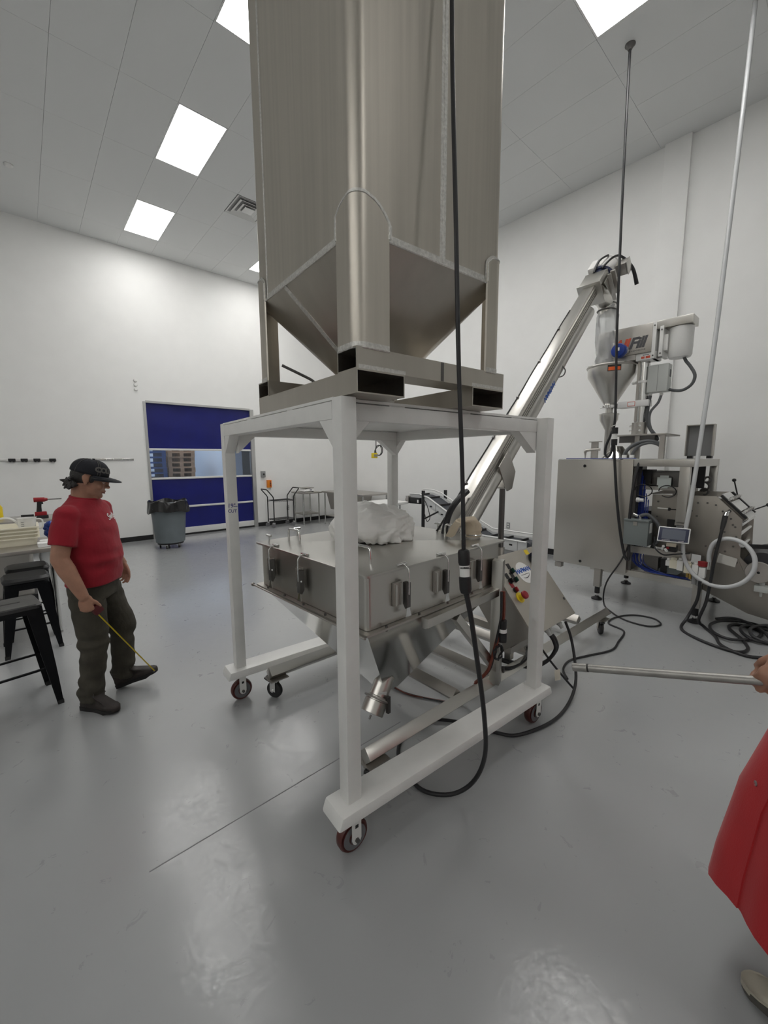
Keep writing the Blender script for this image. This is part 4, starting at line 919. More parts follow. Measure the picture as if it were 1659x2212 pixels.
ap('lower_funnel', MB().lathe([(.036, 1.75), (.036, 2.10), (.100, 2.22), (.105, 2.285), (.112, 2.287), (.112, 2.295), (.098, 2.292), (.03, 2.10)], (CX, CY, 0), n=36), SSV)
ap('funnel_cover', MB().cyl((CX, CY, 2.293), (CX, CY, 2.302), .085, n=28).cyl((CX+.06, CY-.06, 2.30), (CX+.06, CY-.06, 2.325), .008, n=10), BLACK)
ap('forming_cone', MB().lathe([(.06, 1.90), (.18, 1.75)], (CX+.05, CY-.10, 0), n=32, caps=False), SSM)
# head
hx0, hx1 = 5.38, 5.62
hd_ = ap('head_housing', MB().prism([(hx0, 1.545, 3.25), (hx0, 2.12, 3.255), (hx0, 2.12, 2.935), (hx0, 1.545, 2.94)], (hx1-hx0, 0, 0)), mat('filler_head', (.52, .50, .47), .32, 1.), bev=.004)
ap('head_skirt', MB().box(hx0+.01, hx1-.01, 1.70, 2.10, 2.875, 2.936), SSD)
ap('top_cover', MB().box(hx0, hx1, 1.18, 1.545, 3.165, 3.252), SSV, bev=.004)
# logo: plain slanted lettering
for s_, y, m in (('All', 1.868, INKRED), ('Fill', 1.695, INKGREY)):
    ap('logo_lettering', text_mb(s_, .165, .0006, .006, .28, .92).tf(face_m((hx0-.0012, y, 3.055), (0, -1, .0), (0, 0, 1))), m, par=hd_, label='logo lettering %s' % s_)
ap('logo_small_text', text_mb('INCORPORATED', .020, .0004, .0006, 0, 1.35).tf(face_m((hx0-.0012, 1.70, 2.975), (0, -1, 0), (0, 0, 1))), INKGREY, par=hd_)
bl_ = ap('blue_sensor_motor', MB().lathe([(.045, 0), (.070, .006), (.080, .03), (.080, .075), (.06, .085), (.06, .11)], (hx0-.11, 1.855, 2.995), (1, .05, 0), 28), BLUEP)
ap('sensor_nameplate', MB().box(hx0-.1165, hx0-.112, 1.835, 1.875, 2.985, 3.02), PAPER, par=bl_)
ap('sensor_clamp', MB().lathe([(.05, 0), (.05, .03), (.04, .03)], (hx0-.05, 1.81, 2.99), (1, 0, 0), 20), CHROME, par=bl_)
for y, z0, z1 in ((1.525, 2.86, 3.25), (1.455, 2.87, 3.19)):
    ap('motor_flange', MB().box(hx0-.006, hx1, y-.018, y+.018, z0, z1), WHITEP, bev=.003)
    for z in (z0+.03, z1-.04): ap('flange_bolt', MB().cyl((hx0-.012, y, z), (hx0-.004, y, z), .009, n=6), STEELD)
ap('motor_bracket', MB().box(hx0+.03, hx1, 1.40, 1.455, 2.93, 3.10), WHITEP, bev=.003)
for z in (2.885, 2.87, 3.165): ap('spacer_rod', MB().cyl((hx0+.05, 1.45, z), (hx0+.05, 1.53, z), .006, n=8), STEELD)
ap('motor_drum', MB().lathe([(.04, 2.840), (.098, 2.843), (.110, 2.868), (.110, 2.93), (.112, 2.94), (.112, 3.158), (.105, 3.163)], (5.50, 1.30, 0), n=36), mat('motor_enamel', (.78, .78, .76), .3))
ap('head_base', MB().box(hx0+.02, hx1-.01, 1.50, 1.70, 2.86, 2.937), WHITEP, bev=.004)
lb_ = ap('rating_label', MB().box(hx0+.017, hx0+.020, 1.545, 1.655, 2.868, 2.928), PAPER); ap('label_print', MB().box(hx0+.0155, hx0+.017, 1.555, 1.60, 2.875, 2.900).box(hx0+.0155, hx0+.017, 1.61, 1.645, 2.875, 2.900), INKRED, par=lb_); ap('label_print', MB().box(hx0+.0155, hx0+.017, 1.57, 1.63, 2.910, 2.916), INKBLACK, par=lb_)
# column
KX, KY = 5.52, 1.645
ap('column', MB().cyl((KX, KY, 2.10), (KX, KY, 2.88), .064, n=28), CHROME)
ap('column_rack', MB().box(KX-.068, KX-.05, KY+.02, KY+.045, 2.18, 2.86), SSD)
ap('column_collar', MB().lathe([(.075, 2.62), (.075, 2.645), (.058, 2.645)], (KX, KY, 0), n=24).box(KX-.02, KX+.02, KY+.06, KY+.11, 2.622, 2.643), ALUW)
ar = ap('clamp_arm', MB().box(KX-.07, KX+.07, KY-.09, KY+.235, 2.352, 2.425), ALUW, bev=.006)
l2 = ap('arm_label', MB().box(KX-.0725, KX-.0705, KY+.045, KY+.125, 2.362, 2.413), INKRED, par=ar); ap('arm_label_paper', MB().box(KX-.0735, KX-.0725, KY+.05, KY+.12, 2.368, 2.407), PAPER, par=ar)
ap('arm_fork', MB().box(KX-.05, KX+.03, KY+.235, KY+.29, 2.36, 2.41), STEELD)
ap('column_sleeve', MB().cyl((KX, KY, 2.03), (KX, KY, 2.17), .082, n=28), SSD)
for z in (2.075, 2.13):
    ap('sleeve_bolt', MB().cyl((KX-.10, KY-.03, z), (KX-.07, KY-.02, z), .013, n=6).cyl((KX-.02, KY+.10, z), (KX-.02, KY+.07, z), .012, n=6), CHROME)
ap('table_plate', MB().box(5.40, 5.98, 1.34, 1.86, 2.012, 2.030), SSD, bev=.003)
ap('table_side_plate', MB().box(5.44, 5.46, 1.46, 1.83, 1.935, 2.01), STEELD)
for x, y in ((5.44, 1.63), (5.44, 1.38), (5.92, 1.50), (5.92, 1.82)): ap('table_leg', MB().bar((x, y, 1.745), (x, y, 2.012), .05, .05), SSD)
ap('side_bracket', MB().box(5.46, 5.49, 2.08, 2.16, 1.745, 1.955).box(5.44, 5.52, 2.05, 2.18, 1.955, 1.965), SSD)
# grey control box with conduits
gb = ap('control_box', MB().box(5.46, 5.60, 1.385, 1.585, 2.50, 2.80), GREYE, bev=.006)
ap('box_seam', MB().box(5.4585, 5.4600, 1.482, 1.486, 2.51, 2.79), GREYPVC, par=gb); ap('box_sticker', MB().box(5.52, 5.57, 1.383, 1.3855, 2.66, 2.74), INKGREY, par=gb)
ap('box_fitting', MB().cyl((5.52, 1.56, 2.46), (5.52, 1.56, 2.50), .018, n=12).cyl((5.52, 1.45, 2.46), (5.52, 1.45, 2.50), .018, n=12), WHITE, par=gb)
ap('motor_conduit', MB().tube([(5.52, 1.27, 2.865), (5.50, 1.24, 2.80), (5.48, 1.19, 2.73), (5.46, 1.14, 2.63), (5.46, 1.16, 2.54), (5.48, 1.24, 2.49), (5.52, 1.33, 2.50), (5.53, 1.38, 2.52)], .016, 12, smooth=5), GREYHOSE)
ap('box_conduit', MB().tube([(5.52, 1.56, 2.47), (5.51, 1.57, 2.36), (5.50, 1.57, 2.22), (5.49, 1.53, 2.10), (5.49, 1.46, 2.00), (5.46, 1.44, 1.96)], .019, 12, smooth=5), GREYHOSE)
ap('box_conduit', MB().tube([(5.52, 1.45, 2.47), (5.50, 1.47, 2.38), (5.47, 1.53, 2.28), (5.46, 1.53, 2.16), (5.45, 1.49, 2.04)], .014, 12, smooth=5), GREYHOSE)
for k, r_ in enumerate((.021, .016)):
    ap('arched_conduit', MB().tube([(5.36, 1.735-.08*k, 1.775), (5.36, 1.72-.08*k, 1.83), (5.38, 1.66-.06*k, 1.90-.01*k), (5.40, 1.55-.04*k, 1.945-.02*k), (5.42, 1.45-.01*k, 1.935-.02*k), (5.46, 1.37, 1.89-.02*k)], r_, 12, smooth=5), GREYHOSE)
    ap('conduit_fitting', MB().cyl((5.36, 1.735-.08*k, 1.745), (5.36, 1.735-.08*k, 1.79), .026, n=14), WHITE)

# ================================================================ HANGING AND LYING CABLES NEAR THE MACHINE
def cable(nm, lab, cat, pts, r, m, n=8, sm=6, extra=None):
    t = thing(nm, lab, cat, pts[-1]); part(t, 'cable', MB().tube(pts, r, n, smooth=sm), m); return t
c2 = thing('hanging_power_cord', 'black power cord hanging from the ceiling down to the bagging machine cabinet, with inline plug', 'cord', (5.1, 1.77, 1.9))
part(c2, 'cable', MB().tube([(5.182, 1.90, 6.065), (5.15, 1.88, 5.3), (5.12, 1.855, 4.4), (5.11, 1.82, 3.2), (5.10, 1.785, 2.5), (5.10, 1.775, 2.16), (5.095, 1.80, 2.04), (5.09, 1.845, 1.90), (5.09, 1.85, 1.80), (5.09, 1.815, 1.77), (5.09, 1.785, 1.83), (5.095, 1.775, 1.98), (5.10, 1.768, 2.08)], .0135, 12, smooth=6), CABLE)
part(c2, 'cable', MB().tube([(5.10, 1.766, 1.90), (5.10, 1.745, 1.70), (5.10, 1.70, 1.3), (5.10, 1.64, .92), (5.11, 1.585, .66), (5.12, 1.55, .59), (5.12, 1.535, .63), (5.13, 1.55, .80), (5.14, 1.565, 1.05), (5.16, 1.555, 1.45), (5.22, 1.53, 1.72)], .015, 12, smooth=6), CABLE)
pgp = part(c2, 'inline_plug', MB().cyl((5.10, 1.769, 2.10), (5.10, 1.768, 2.03), .034, n=16).cyl((5.10, 1.767, 1.97), (5.10, 1.766, 1.90), .032, n=16), BLACK)
part(c2, 'plug_band', MB().cyl((5.10, 1.768, 2.03), (5.10, 1.767, 1.97), .029, n=16), WHITE, par=pgp)
part(c2, 'ceiling_grommet', MB().lathe([(.05, ZC), (.05, ZC-.008), (.03, ZC-.03), (.02, ZC-.05)], (5.182, 1.90, 0), n=20), STEELD)
part(c2, 'tie_strap', MB().bar((5.085, 1.72, 2.14), (5.085, 1.80, 2.115), .006, .006), WHITE)
cable('floor_cable', 'thin black cable curling in a loop on the floor before the bagging machine', 'cable',
      [(5.20, 1.53, .90), (5.12, 1.60, .60), (5.02, 1.72, .30), (4.98, 1.72, .06), (4.86, 1.58, .012), (4.74, 1.40, .009), (4.74, 1.20, .009), (4.89, 1.12, .009), (5.02, 1.22, .009), (4.97, 1.40, .009), (4.75, 1.51, .009), (4.52, 1.50, .009), (4.42, 1.32, .009), (4.12, 1.27, .009), (3.89, 1.25, .009), (3.62, 1.35, .009), (3.41, 1.42, .009), (3.22, 1.39, .009), (3.10, 1.30, .009)], .009, CABLE)
c3 = thing('coiled_cable', 'thick black cable hanging from the film section and coiled loosely on the floor', 'cable', (5.0, .6, 0))
part(c3, 'cable', MB().tube([(5.17, .728, 1.17), (5.13, .735, 1.05), (5.10, .765, .75), (5.10, .78, .50), (5.10, .80, .28), (5.08, .84, .09), (5.13, .80, .02), (4.95, .68, .013), (4.73, .59, .013), (4.64, .40, .013), (4.80, .20, .013)], .0145, 12, smooth=6), CABLE)
part(c3, 'connector_boot', MB().tube([(5.172, .727, 1.18), (5.15, .731, 1.11), (5.128, .736, 1.045)], [.023, .022, .016], 12), BLACK)
part(c3, 'cable', MB().tube([(5.08, .86, .50), (5.09, .87, .30), (5.06, .93, .10), (4.90, .94, .013), (4.72, .74, .013), (4.66, .50, .014), (4.80, .42, .013), (5.02, .48, .013), (5.28, .62, .02), (5.46, .58, .015), (5.42, .40, .013), (5.18, .40, .013), (4.92, .55, .03), (5.0, .70, .03), (5.22, .76, .03), (5.46, .68, .03), (5.62, .50, .013), (5.50, .30, .013), (5.20, .26, .013), (5.05, .40, .03), (5.20, .52, .045), (5.40, .50, .045), (5.52, .30, .013), (5.6, .0, .013)], .0145, 12, smooth=7), CABLE)
part(c3, 'cable', MB().tube([(5.50, .76, .013), (5.62, .66, .02), (5.58, .54, .03), (5.36, .36, .03), (5.10, .30, .03), (5.12, .42, .045), (5.34, .46, .05), (5.62, .36, .03), (5.72, .2, .013), (5.8, -.2, .013)], .0145, 12, smooth=7), mat('grey_cable_jacket', (.045, .045, .048), .45))
c4 = thing('air_hose', 'clear plastic air hose hanging from the ceiling, looping in a circle at the bagging machine', 'hose', (5.1, 1.0, .9))
pt = [(5.613, .966, 6.065), (5.55, .965, 5.2), (5.45, .97, 4.0), (5.32, .975, 2.8), (5.22, .99, 2.0), (5.14, 1.01, 1.30), (5.13, 1.03, 1.0), (5.13, 1.04, .84), (5.12, 1.015, .70), (5.11, .94, .57), (5.10, .84, .50), (5.09, .73, .475), (5.08, .62, .50), (5.07, .52, .58), (5.07, .465, .70), (5.08, .475, .83), (5.10, .55, .93), (5.12, .65, .965), (5.14, .74, .945), (5.15, .80, .88), (5.155, .82, .78), (5.155, .815, .70)]
part(c4, 'hose', MB().tube(pt, .0205, 12, smooth=6), CLEARH)
part(c4, 'hose_core', MB().tube(pt, .013, 12, smooth=6), mat('hose_liner', (.75, .77, .79), .4))
part(c4, 'hose_fitting', MB().cyl((5.155, .815, .70), (5.155, .815, .62), .018, n=12), CHROME)
# big cord in front of the tote
c5 = thing('main_power_cord', 'black power cord hanging in front of the tote with inline plug, looping under the stand', 'cord', (1.45, 1.2, 0))
part(c5, 'cable', MB().tube([(1.47, 1.15, 6.065), (1.42, 1.16, 5.2), (1.385, 1.145, 4.2), (1.344, 1.122, 3.444), (1.28, 1.033, 2.59), (1.275, 1.005, 2.1), (1.29, .99, 1.7), (1.302, .985, 1.385)], .0085, 12, smooth=6), CABLE)
part(c5, 'cable', MB().tube([(1.303, .970, 1.22), (1.335, .965, 1.10), (1.394, .973, .905), (1.478, .985, .60), (1.543, 1.016, .335), (1.560, 1.095, .13), (1.50, 1.19, .035), (1.43, 1.32, .016), (1.46, 1.48, .014), (1.52, 1.60, .014), (1.66, 1.70, .014), (1.84, 1.73, .014), (2.02, 1.55, .014), (2.12, 1.31, .014), (2.21, 1.205, .014), (2.48, 1.13, .014), (2.75, 1.14, .016), (2.96, 1.18, .08), (3.07, 1.24, .20), (3.12, 1.30, .35), (3.11, 1.345, .47)], .0108, 12, smooth=6), CABLE)
q0, q1 = V((1.303, .987, 1.395)), V((1.302, .970, 1.215)); dq = (q1-q0)
pc_ = part(c5, 'plug_half', MB().lathe([(.010, 0), (.020, .004), (.024, .014), (.024, .055), (.021, .066)], q0, dq, 24), BLACK)
part(c5, 'plug_half', MB().lathe([(.021, .112), (.0245, .116), (.0245, .165), (.020, .180), (.012, .184)], q0, dq, 24), BLACK)
part(c5, 'plug_band', MB().cyl(q0+dq.normalized()*.062, q0+dq.normalized()*.115, .0205, n=22), WHITE, par=pc_)
part(c5, 'band_lettering', text_mb('HUBBELL', .011, .0003, .0004).tf(face_m(q0+dq.normalized()*.073+V((-.0135, -.0157, 0)), (.76, -.65, 0), (0, 0, 1))), INKBLACK, par=pc_)
# wire bundle with a tag from the panel gland
c6 = thing('tagged_cable', 'thin black cable with a paper tag drooping from the control panel to the floor', 'cable', (2.96, 1.25, 0))
part(c6, 'cable', MB().tube([(2.803, 1.44, .42), (2.82, 1.40, .34), (2.87, 1.33, .22), (2.93, 1.25, .10), (2.98, 1.19, .012)], .008, 12, smooth=5), CABLE)
part(c6, 'paper_tag', MB().obox((2.885, 1.285, .13), .045, .002, .085, (.8, -.5, .1), (.5, .8, 0)), mat('tag_card', (.72, .68, .58), .8))
# ================================================================ LEFT SIDE: TABLES, STOOLS, SMALL THINGS
def steel_table(lab, x0, x1, y0, y1, z, shelf=None, edge=.04):
    t = thing('work_table', lab, 'table', ((x0+x1)/2, (y0+y1)/2, 0))
    part(t, 'table_top', MB().box(x0, x1, y0, y1, z-edge, z), SSD, bev=.004)
    for x in (x0+.06, x1-.06):
        for y in (y0+.07, y1-.07):
            lg = part(t, 'leg', MB().cyl((x, y, .02), (x, y, z-edge), .021, n=14), SSM)
            part(t, 'foot', MB().cyl((x, y, .0), (x, y, .035), .024, .018, n=14), GREYPVC, par=lg)
    if shelf: part(t, 'under_shelf', MB().box(x0+.05, x1-.05, y0+.06, y1-.06, shelf, shelf+.025), SSD, bev=.003)
    return t
steel_table('stainless work table at far left holding the stack of ivory trays', -1.9, .20, 5.15, 5.95, .90)
steel_table('stainless work table behind, near the back wall at far left, holding the drill', -1.9, .42, 7.75, 8.5, .90)
steel_table('small stainless side table beside the black cart, with a scale on top', 5.46, 6.06, 9.40, 10.0, .885, .28)
t = steel_table('long stainless table with a deep tub on the far side by the room corner', 6.05, 6.95, 7.60, 9.40, .90)
part(t, 'deep_tub', MB().loft([rsq(6.12, 6.9, 8.2, 9.3, .86, .05), rsq(6.18, 6.84, 8.3, 9.2, .42, .05)]), SSD)
part(t, 'tub_shelf', MB().box(6.12, 6.9, 7.7, 9.3, .22, .24), SSD)
tw = thing('folding_table', 'white plastic folding table half hidden by the plastic bag and the stand back leg', 'table', (5.6, 6.45, 0))
part(tw, 'table_top', MB().loft([rsq(4.9, 6.15, 6.1, 6.85, z, .09) for z in (.80, .85)]), WHITE, bev=.008)
for x in (5.1, 5.95): part(tw, 'leg_frame', MB().tube([(x, 6.2, .0), (x, 6.2, .78), (x, 6.75, .78), (x, 6.75, 0)], .014, 8), GREYPVC)
# trays
def tray(z0, h, lab):
    x0, x1, y0, y1 = -.60, .065, 5.43, 5.86
    i = lambda k, z: rsq(x0+k, x1-k, y0+k, y1-k, z, .03, 3)
    solo('plastic_tray', lab, 'tray', MB().loft([i(.03, z0), i(.012, z0+h-.012), i(-.004, z0+h-.012), i(-.004, z0+h), i(.016, z0+h), i(.034, z0+.008)], True), IVORY, (-.27, 5.645, z0), 'nested ivory trays')
for k, nm in enumerate(('bottom', 'second', 'third', 'fourth')): tray(.901+.034*k, .085 if k == 0 else .088, 'ivory plastic tray, %s of the nested stack on the table' % nm)
cup = thing('measuring_jug', 'white translucent measuring jug with graduations standing in the top tray', 'jug', (-.02, 5.62, 1.03))
part(cup, 'jug_body', MB().lathe([(.060, 1.012), (.078, 1.165), (.082, 1.168), (.076, 1.168), (.058, 1.016)], (-.02, 5.62, 0), n=28), WHITE)
part(cup, 'jug_handle', MB().tube([(.055, 5.60, 1.15), (.10, 5.585, 1.14), (.10, 5.585, 1.06), (.05, 5.60, 1.05)], .008, 8, smooth=4), WHITE)
for k in range(5): part(cup, 'graduation', MB().box(-.068, -.045, 5.5545-.0005*k-.003, 5.5555-.0005*k, 1.045+.02*k, 1.048+.02*k), INKGREY)
solo('plastic_ladle', 'white plastic ladle with curved handle resting in the top tray beside the jug', 'ladle', MB().tube([(-.07, 5.66, 1.02), (-.09, 5.67, 1.10), (-.14, 5.68, 1.16), (-.20, 5.69, 1.172), (-.24, 5.70, 1.16)], [.013, .011, .010, .010, .012], 8, smooth=4).ell((-.07, 5.66, 1.015), .035, .03, .018), WHITE, (-.1, 5.67, 1.01))
dr = thing('cordless_drill', 'dark red cordless drill with long bit standing on the rear table', 'drill', (.14, 7.95, .90))
part(dr, 'motor_body', MB().cyl((.075, 7.95, 1.18), (.20, 7.94, 1.18), .036, .034, n=18).cyl((.20, 7.94, 1.18), (.235, 7.937, 1.18), .030, .018, n=16), RED)
part(dr, 'drill_bit', MB().cyl((.23, 7.937, 1.18), (.40, 7.925, 1.18), .007, n=8), STEELD)
part(dr, 'handle', MB().loft([rsq(.11, .165, 7.925, 7.975, 1.16, .015, 3), rsq(.10, .155, 7.928, 7.972, 1.07, .015, 3), rsq(.09, .155, 7.925, 7.975, 1.0, .015, 3)]), BLACK)
part(dr, 'trigger', MB().obox((.168, 7.948, 1.13), .02, .02, .035, (1, 0, .2), (0, 1, 0)), BLACK)
part(dr, 'battery', MB().box(.07, .21, 7.91, 7.99, .94, 1.0), RED, bev=.01)
part(dr, 'charger_base', MB().box(.065, .225, 7.895, 8.005, .9005, .945), BLACK, bev=.008)
solo('yellow_bottle', 'yellow bottle at the far left edge on the rear table', 'bottle', MB().lathe([(.05, .9005), (.055, .92), (.055, 1.08), (.025, 1.13), (.025, 1.17)], (-.335, 8.2, 0), n=20), YEL, (-.335, 8.2, .9))
for k, (x, y, lab) in enumerate(((.10, 5.30, 'white folded wiping cloth nearest the table edge beside the trays'), (.12, 5.46, 'white folded wiping cloth behind the nearest one beside the trays'))):
    solo('folded_cloth', lab, 'cloth', MB().loft([rsq(x-.06, x+.065, y-.06, y+.06, .901+i*.012, .03, 3) for i in range(4)]).disp(.008, 14, k), PAPER, (x, y, .9), 'folded white cloths')
gl = MB()
for k in range(7): gl.ell((.150+.014*math.cos(k*2.1), 5.74+.025*math.sin(k*1.7), .938+.022*k), .036, .045, .033)
solo('blue_rags', 'crumpled blue rags piled behind the tray stack', 'rags', gl.disp(.010, 20), BLUEP, (.15, 5.74, .9), sharp=180)
solo('black_ruler', 'thin black straightedge lying on the rear table behind the drill', 'ruler', MB().box(-.09, .06, 8.25, 8.29, .9005, .935), BLACK, (0, 8.27, .9))
pbm = MB().loft([[V((.10+r_*math.cos(a)*(1+.15*math.sin(3*a+j)), 5.86+r_*math.sin(a), z)) for a in (2*PI*i/18 for i in range(18))] for j, (r_, z) in enumerate(((.03, .84), (.05, .80), (.055, .70), (.045, .60), (.028, .545)))])
solo('shoe_cover_bag', 'clear crumpled plastic bag slipped over the work table leg', 'bag', pbm.disp(.012, 18), CLEARBAG, (.10, 5.86, .55))
bx = thing('steel_bin', 'grey stainless bin standing on a dark dolly under the left work table', 'bin', (-.5, 6.9, 0))
part(bx, 'bin_box', MB().loft([rsq(-1.0, -.03, 6.6, 7.2, .10, .04), rsq(-1.03, -.0, 6.57, 7.23, .62, .04)]), SSD)
part(bx, 'dolly', MB().box(-1.02, .0, 6.58, 7.22, .001, .10), BLACK)
# stools
def stool(lab, loc, rz, h, pad=None, proto=None):
    if proto: return dup(proto, loc, rz, lab)
    t = thing('metal_stool', lab, 'stool', loc, rz, 'black metal stools', world=False)
    s_ = .158
    st_ = part(t, 'seat', MB().loft([rsq(-s_, s_, -s_, s_, h-.03, .035, 4), rsq(-s_, s_, -s_, s_, h-.008, .035, 4), rsq(-s_+.008, s_-.008, -s_+.008, s_-.008, h, .03, 4)]), mat('stool_top', (.055, .055, .056), .35, .3, var=.2, vscale=20) if not pad else BLACKG)
    if pad:
        part(t, 'seat_pad', MB().loft([rsq(-s_-.005, s_+.005, -s_-.005, s_+.005, h, .06, 5), rsq(-s_-.012, s_+.012, -s_-.012, s_+.012, h+.022, .07, 5), rsq(-s_+.01, s_-.01, -s_+.01, s_-.01, h+.045, .06, 5)]), BLACK)
    else: part(t, 'seat_slot', MB().loft([rsq(-.06, .06, -.011, .011, z, .0105, 4) for z in (h-.001, h+.0012)]), BLACK, par=st_)
    for sx in (-1, 1):
        for sy in (-1, 1):
            a, b = s_-.005, .205
            prof = [(0, .045, h-.02), (.25, .040, 0), (.6, .030, 0), (.86, .022, 0), (1, .017, .0)]
            rings = []
            for u, w, _ in prof:
                z = (h-.02)*(1-u); k = a+(b-a)*u+.004*math.sin(u*PI); c = V((sx*k, sy*k, z))
                rings.append([c, c+V((-sx*w*2, 0, 0)), c+V((-sx*w*2, -sy*.010, 0)), c+V((-sx*.010, -sy*.010, 0)), c+V((-sx*.010, -sy*w*2, 0)), c+V((0, -sy*w*2, 0))])
            lg = part(t, 'leg', MB().loft(rings), BLACKG)
            part(t, 'rubber_foot', MB().box(sx*b-.032 if sx > 0 else sx*b-.002, sx*b+.002 if sx > 0 else sx*b+.032, sy*b-.032 if sy > 0 else sy*b-.002, sy*b+.002 if sy > 0 else sy*b+.032, 0, .028), RUBBER, par=lg)
    k = a+(b-a)*.62-.02; z = (h-.02)*.38
    for i in range(4):
        R_ = Matrix.Rotation(i*PI/2, 4, 'Z'); part(t, 'cross_bar', MB().bar(R_ @ V((-k, -k, z)), R_ @ V((k, -k, z)), .018, .012), BLACKG)
        part(t, 'apron', MB().prism([R_ @ V(p) for p in ((-s_+.03, -s_+.004, h-.03), (s_-.03, -s_+.004, h-.03), (s_-.05, -s_-.004, h-.09), (s_-.09, -s_-.002, h-.065), (-s_+.09, -s_-.002, h-.065), (-s_+.05, -s_-.004, h-.09))], R_ @ V((0, .006, 0))), BLACKG)
    return t
stool('black metal stool with bare slotted seat nearest the camera at far left', (-.162, 3.80, 0), rad(8.5), .76)
sp_ = stool('black metal stool with padded seat behind the slotted stool, front of two', (-.075, 4.98, 0), rad(3), .66, True)
stool('black metal stool with padded seat tucked under the left work table', (-.06, 5.42, 0), rad(3), .66, True, sp_)
# wall rails
w1 = thing('tool_rail', 'silver wall rail with black grip clips, left on the back wall', 'wall rail', (0, YB, 1.77))
part(w1, 'rail', MB().box(-.75, .50, YB-.02, YB-.002, 1.755, 1.785), CHROME)
for x in (-.62, -.40, -.14, .03, .21, .44): part(w1, 'grip_clip', MB().box(x-.05, x+.05, YB-.05, YB-.004, 1.745, 1.80).cyl((x-.025, YB-.035, 1.735), (x-.025, YB-.035, 1.75), .014, n=10).cyl((x+.025, YB-.035, 1.735), (x+.025, YB-.035, 1.75), .014, n=10), BLACK, bev=.005)
w2 = thing('hook_rail', 'silver wall rail with coat hooks behind the man in the cap', 'wall rail', (1.4, YB, 1.775))
part(w2, 'rail', MB().box(1.0, 1.80, YB-.014, YB-.001, 1.755, 1.80), CHROME, bev=.006)
for x in (1.1, 1.3, 1.43, 1.58, 1.72): part(w2, 'hook', MB().tube([(x, YB-.014, 1.765), (x, YB-.05, 1.755), (x, YB-.065, 1.775), (x, YB-.06, 1.795)], .007, 8, smooth=3), CHROME)
# bin on dolly
tb_ = thing('trash_bin', 'round grey bin with black liner on a wheeled dolly in front of the blue door', 'bin', (2.12, 8.95, 0))
o = (2.12, 8.95, 0)
part(tb_, 'bin_body', MB().lathe([(.245, .115), (.265, .125), (.318, .80), (.33, .80), (.335, .88), (.33, .885), (.31, .885)], o, n=40), GREYP)
for a in (rad(20), rad(200)): part(tb_, 'bin_handle', MB().obox((2.12+.345*math.cos(a), 8.95+.345*math.sin(a), .80), .05, .14, .05, (math.cos(a), math.sin(a), 0), (-math.sin(a), math.cos(a), 0)), GREYP, bev=.01)
rg = []
for j, (r_, z) in enumerate(((.30, .82), (.318, .90), (.335, .955), (.352, .94), (.362, .87), (.375, .80), (.382, .745))):
    rg.append([V((2.12+r_*(1+.03*math.sin(7*a+j*.4)+.02*math.sin(13*a))*math.cos(a), 8.95+r_*(1+.03*math.sin(7*a+j*.4)+.02*math.sin(13*a))*math.sin(a), z+.02*math.sin(5*a+j*.2)+(.025*math.sin(3*a+1) if j > 3 else 0))) for a in (2*PI*i/72 for i in range(72))])
part(tb_, 'bin_liner', MB().loft(rg, False).disp(.012, 13), BAGB)
dl = part(tb_, 'dolly', MB().lathe([(.24, .085), (.24, .12), (.10, .12), (.10, .085)], o, n=30), BLACK)
for i in range(5):
    a = 2*PI*i/5+.3; p = V((2.12+.19*math.cos(a), 8.95+.19*math.sin(a), .036))
    part(tb_, 'dolly_caster', MB().cyl(p+V((-.012, .004, 0)), p+V((.012, -.004, 0)), .036, n=18), BLACK, par=dl); part(tb_, 'caster_yoke', MB().obox(p+V((0, 0, .03)), .045, .03, .05, (1, -.3, 0), (.3, 1, 0)), CHROME, par=dl)
# wall boxes
cb = thing('door_control', 'small grey control box on the back wall right of the blue door', 'control box', (4.71, YB, 1.38)); part(cb, 'box', MB().box(4.655, 4.765, YB-.07, YB, 1.30, 1.46), GREYPVC, bev=.006); part(cb, 'key_button', MB().cyl((4.71, YB-.085, 1.38), (4.71, YB-.07, 1.38), .022, n=16), BLACK)
es = thing('emergency_switch', 'orange emergency stop switch on the back wall above the black cart', 'switch', (4.867, YB, 1.12)); part(es, 'box', MB().box(4.81, 4.925, YB-.07, YB, 1.02, 1.22), ORANGE, bev=.006)
for z in (1.07, 1.12, 1.17): part(es, 'push_button', MB().cyl((4.885, YB-.085, z), (4.885, YB-.07, z), .016, n=14), RED if z != 1.12 else BLACK)
def outlet(lab, o, nx, ny):
    n = V((nx, ny, 0)); a = V((-ny, nx, 0)); t = thing('wall_outlet', lab, 'outlet', o); o = V(o)
    pl_ = part(t, 'cover_plate', MB().obox(o+n*.004, .075, .12, .008, a, (0, 0, 1)), GREYPVC, bev=.002)
    for z in (-.025, .025): part(t, 'receptacle', MB().obox(o+n*.009+V((0, 0, z)), .035, .028, .004, a, (0, 0, 1)), WHITE, par=pl_)
outlet('wall outlet on the back wall behind the black cart', (5.414, YB, .43), 0, -1); outlet('wall outlet on the right wall beside the support post', (XR, 4.317, .432), -1, 0)
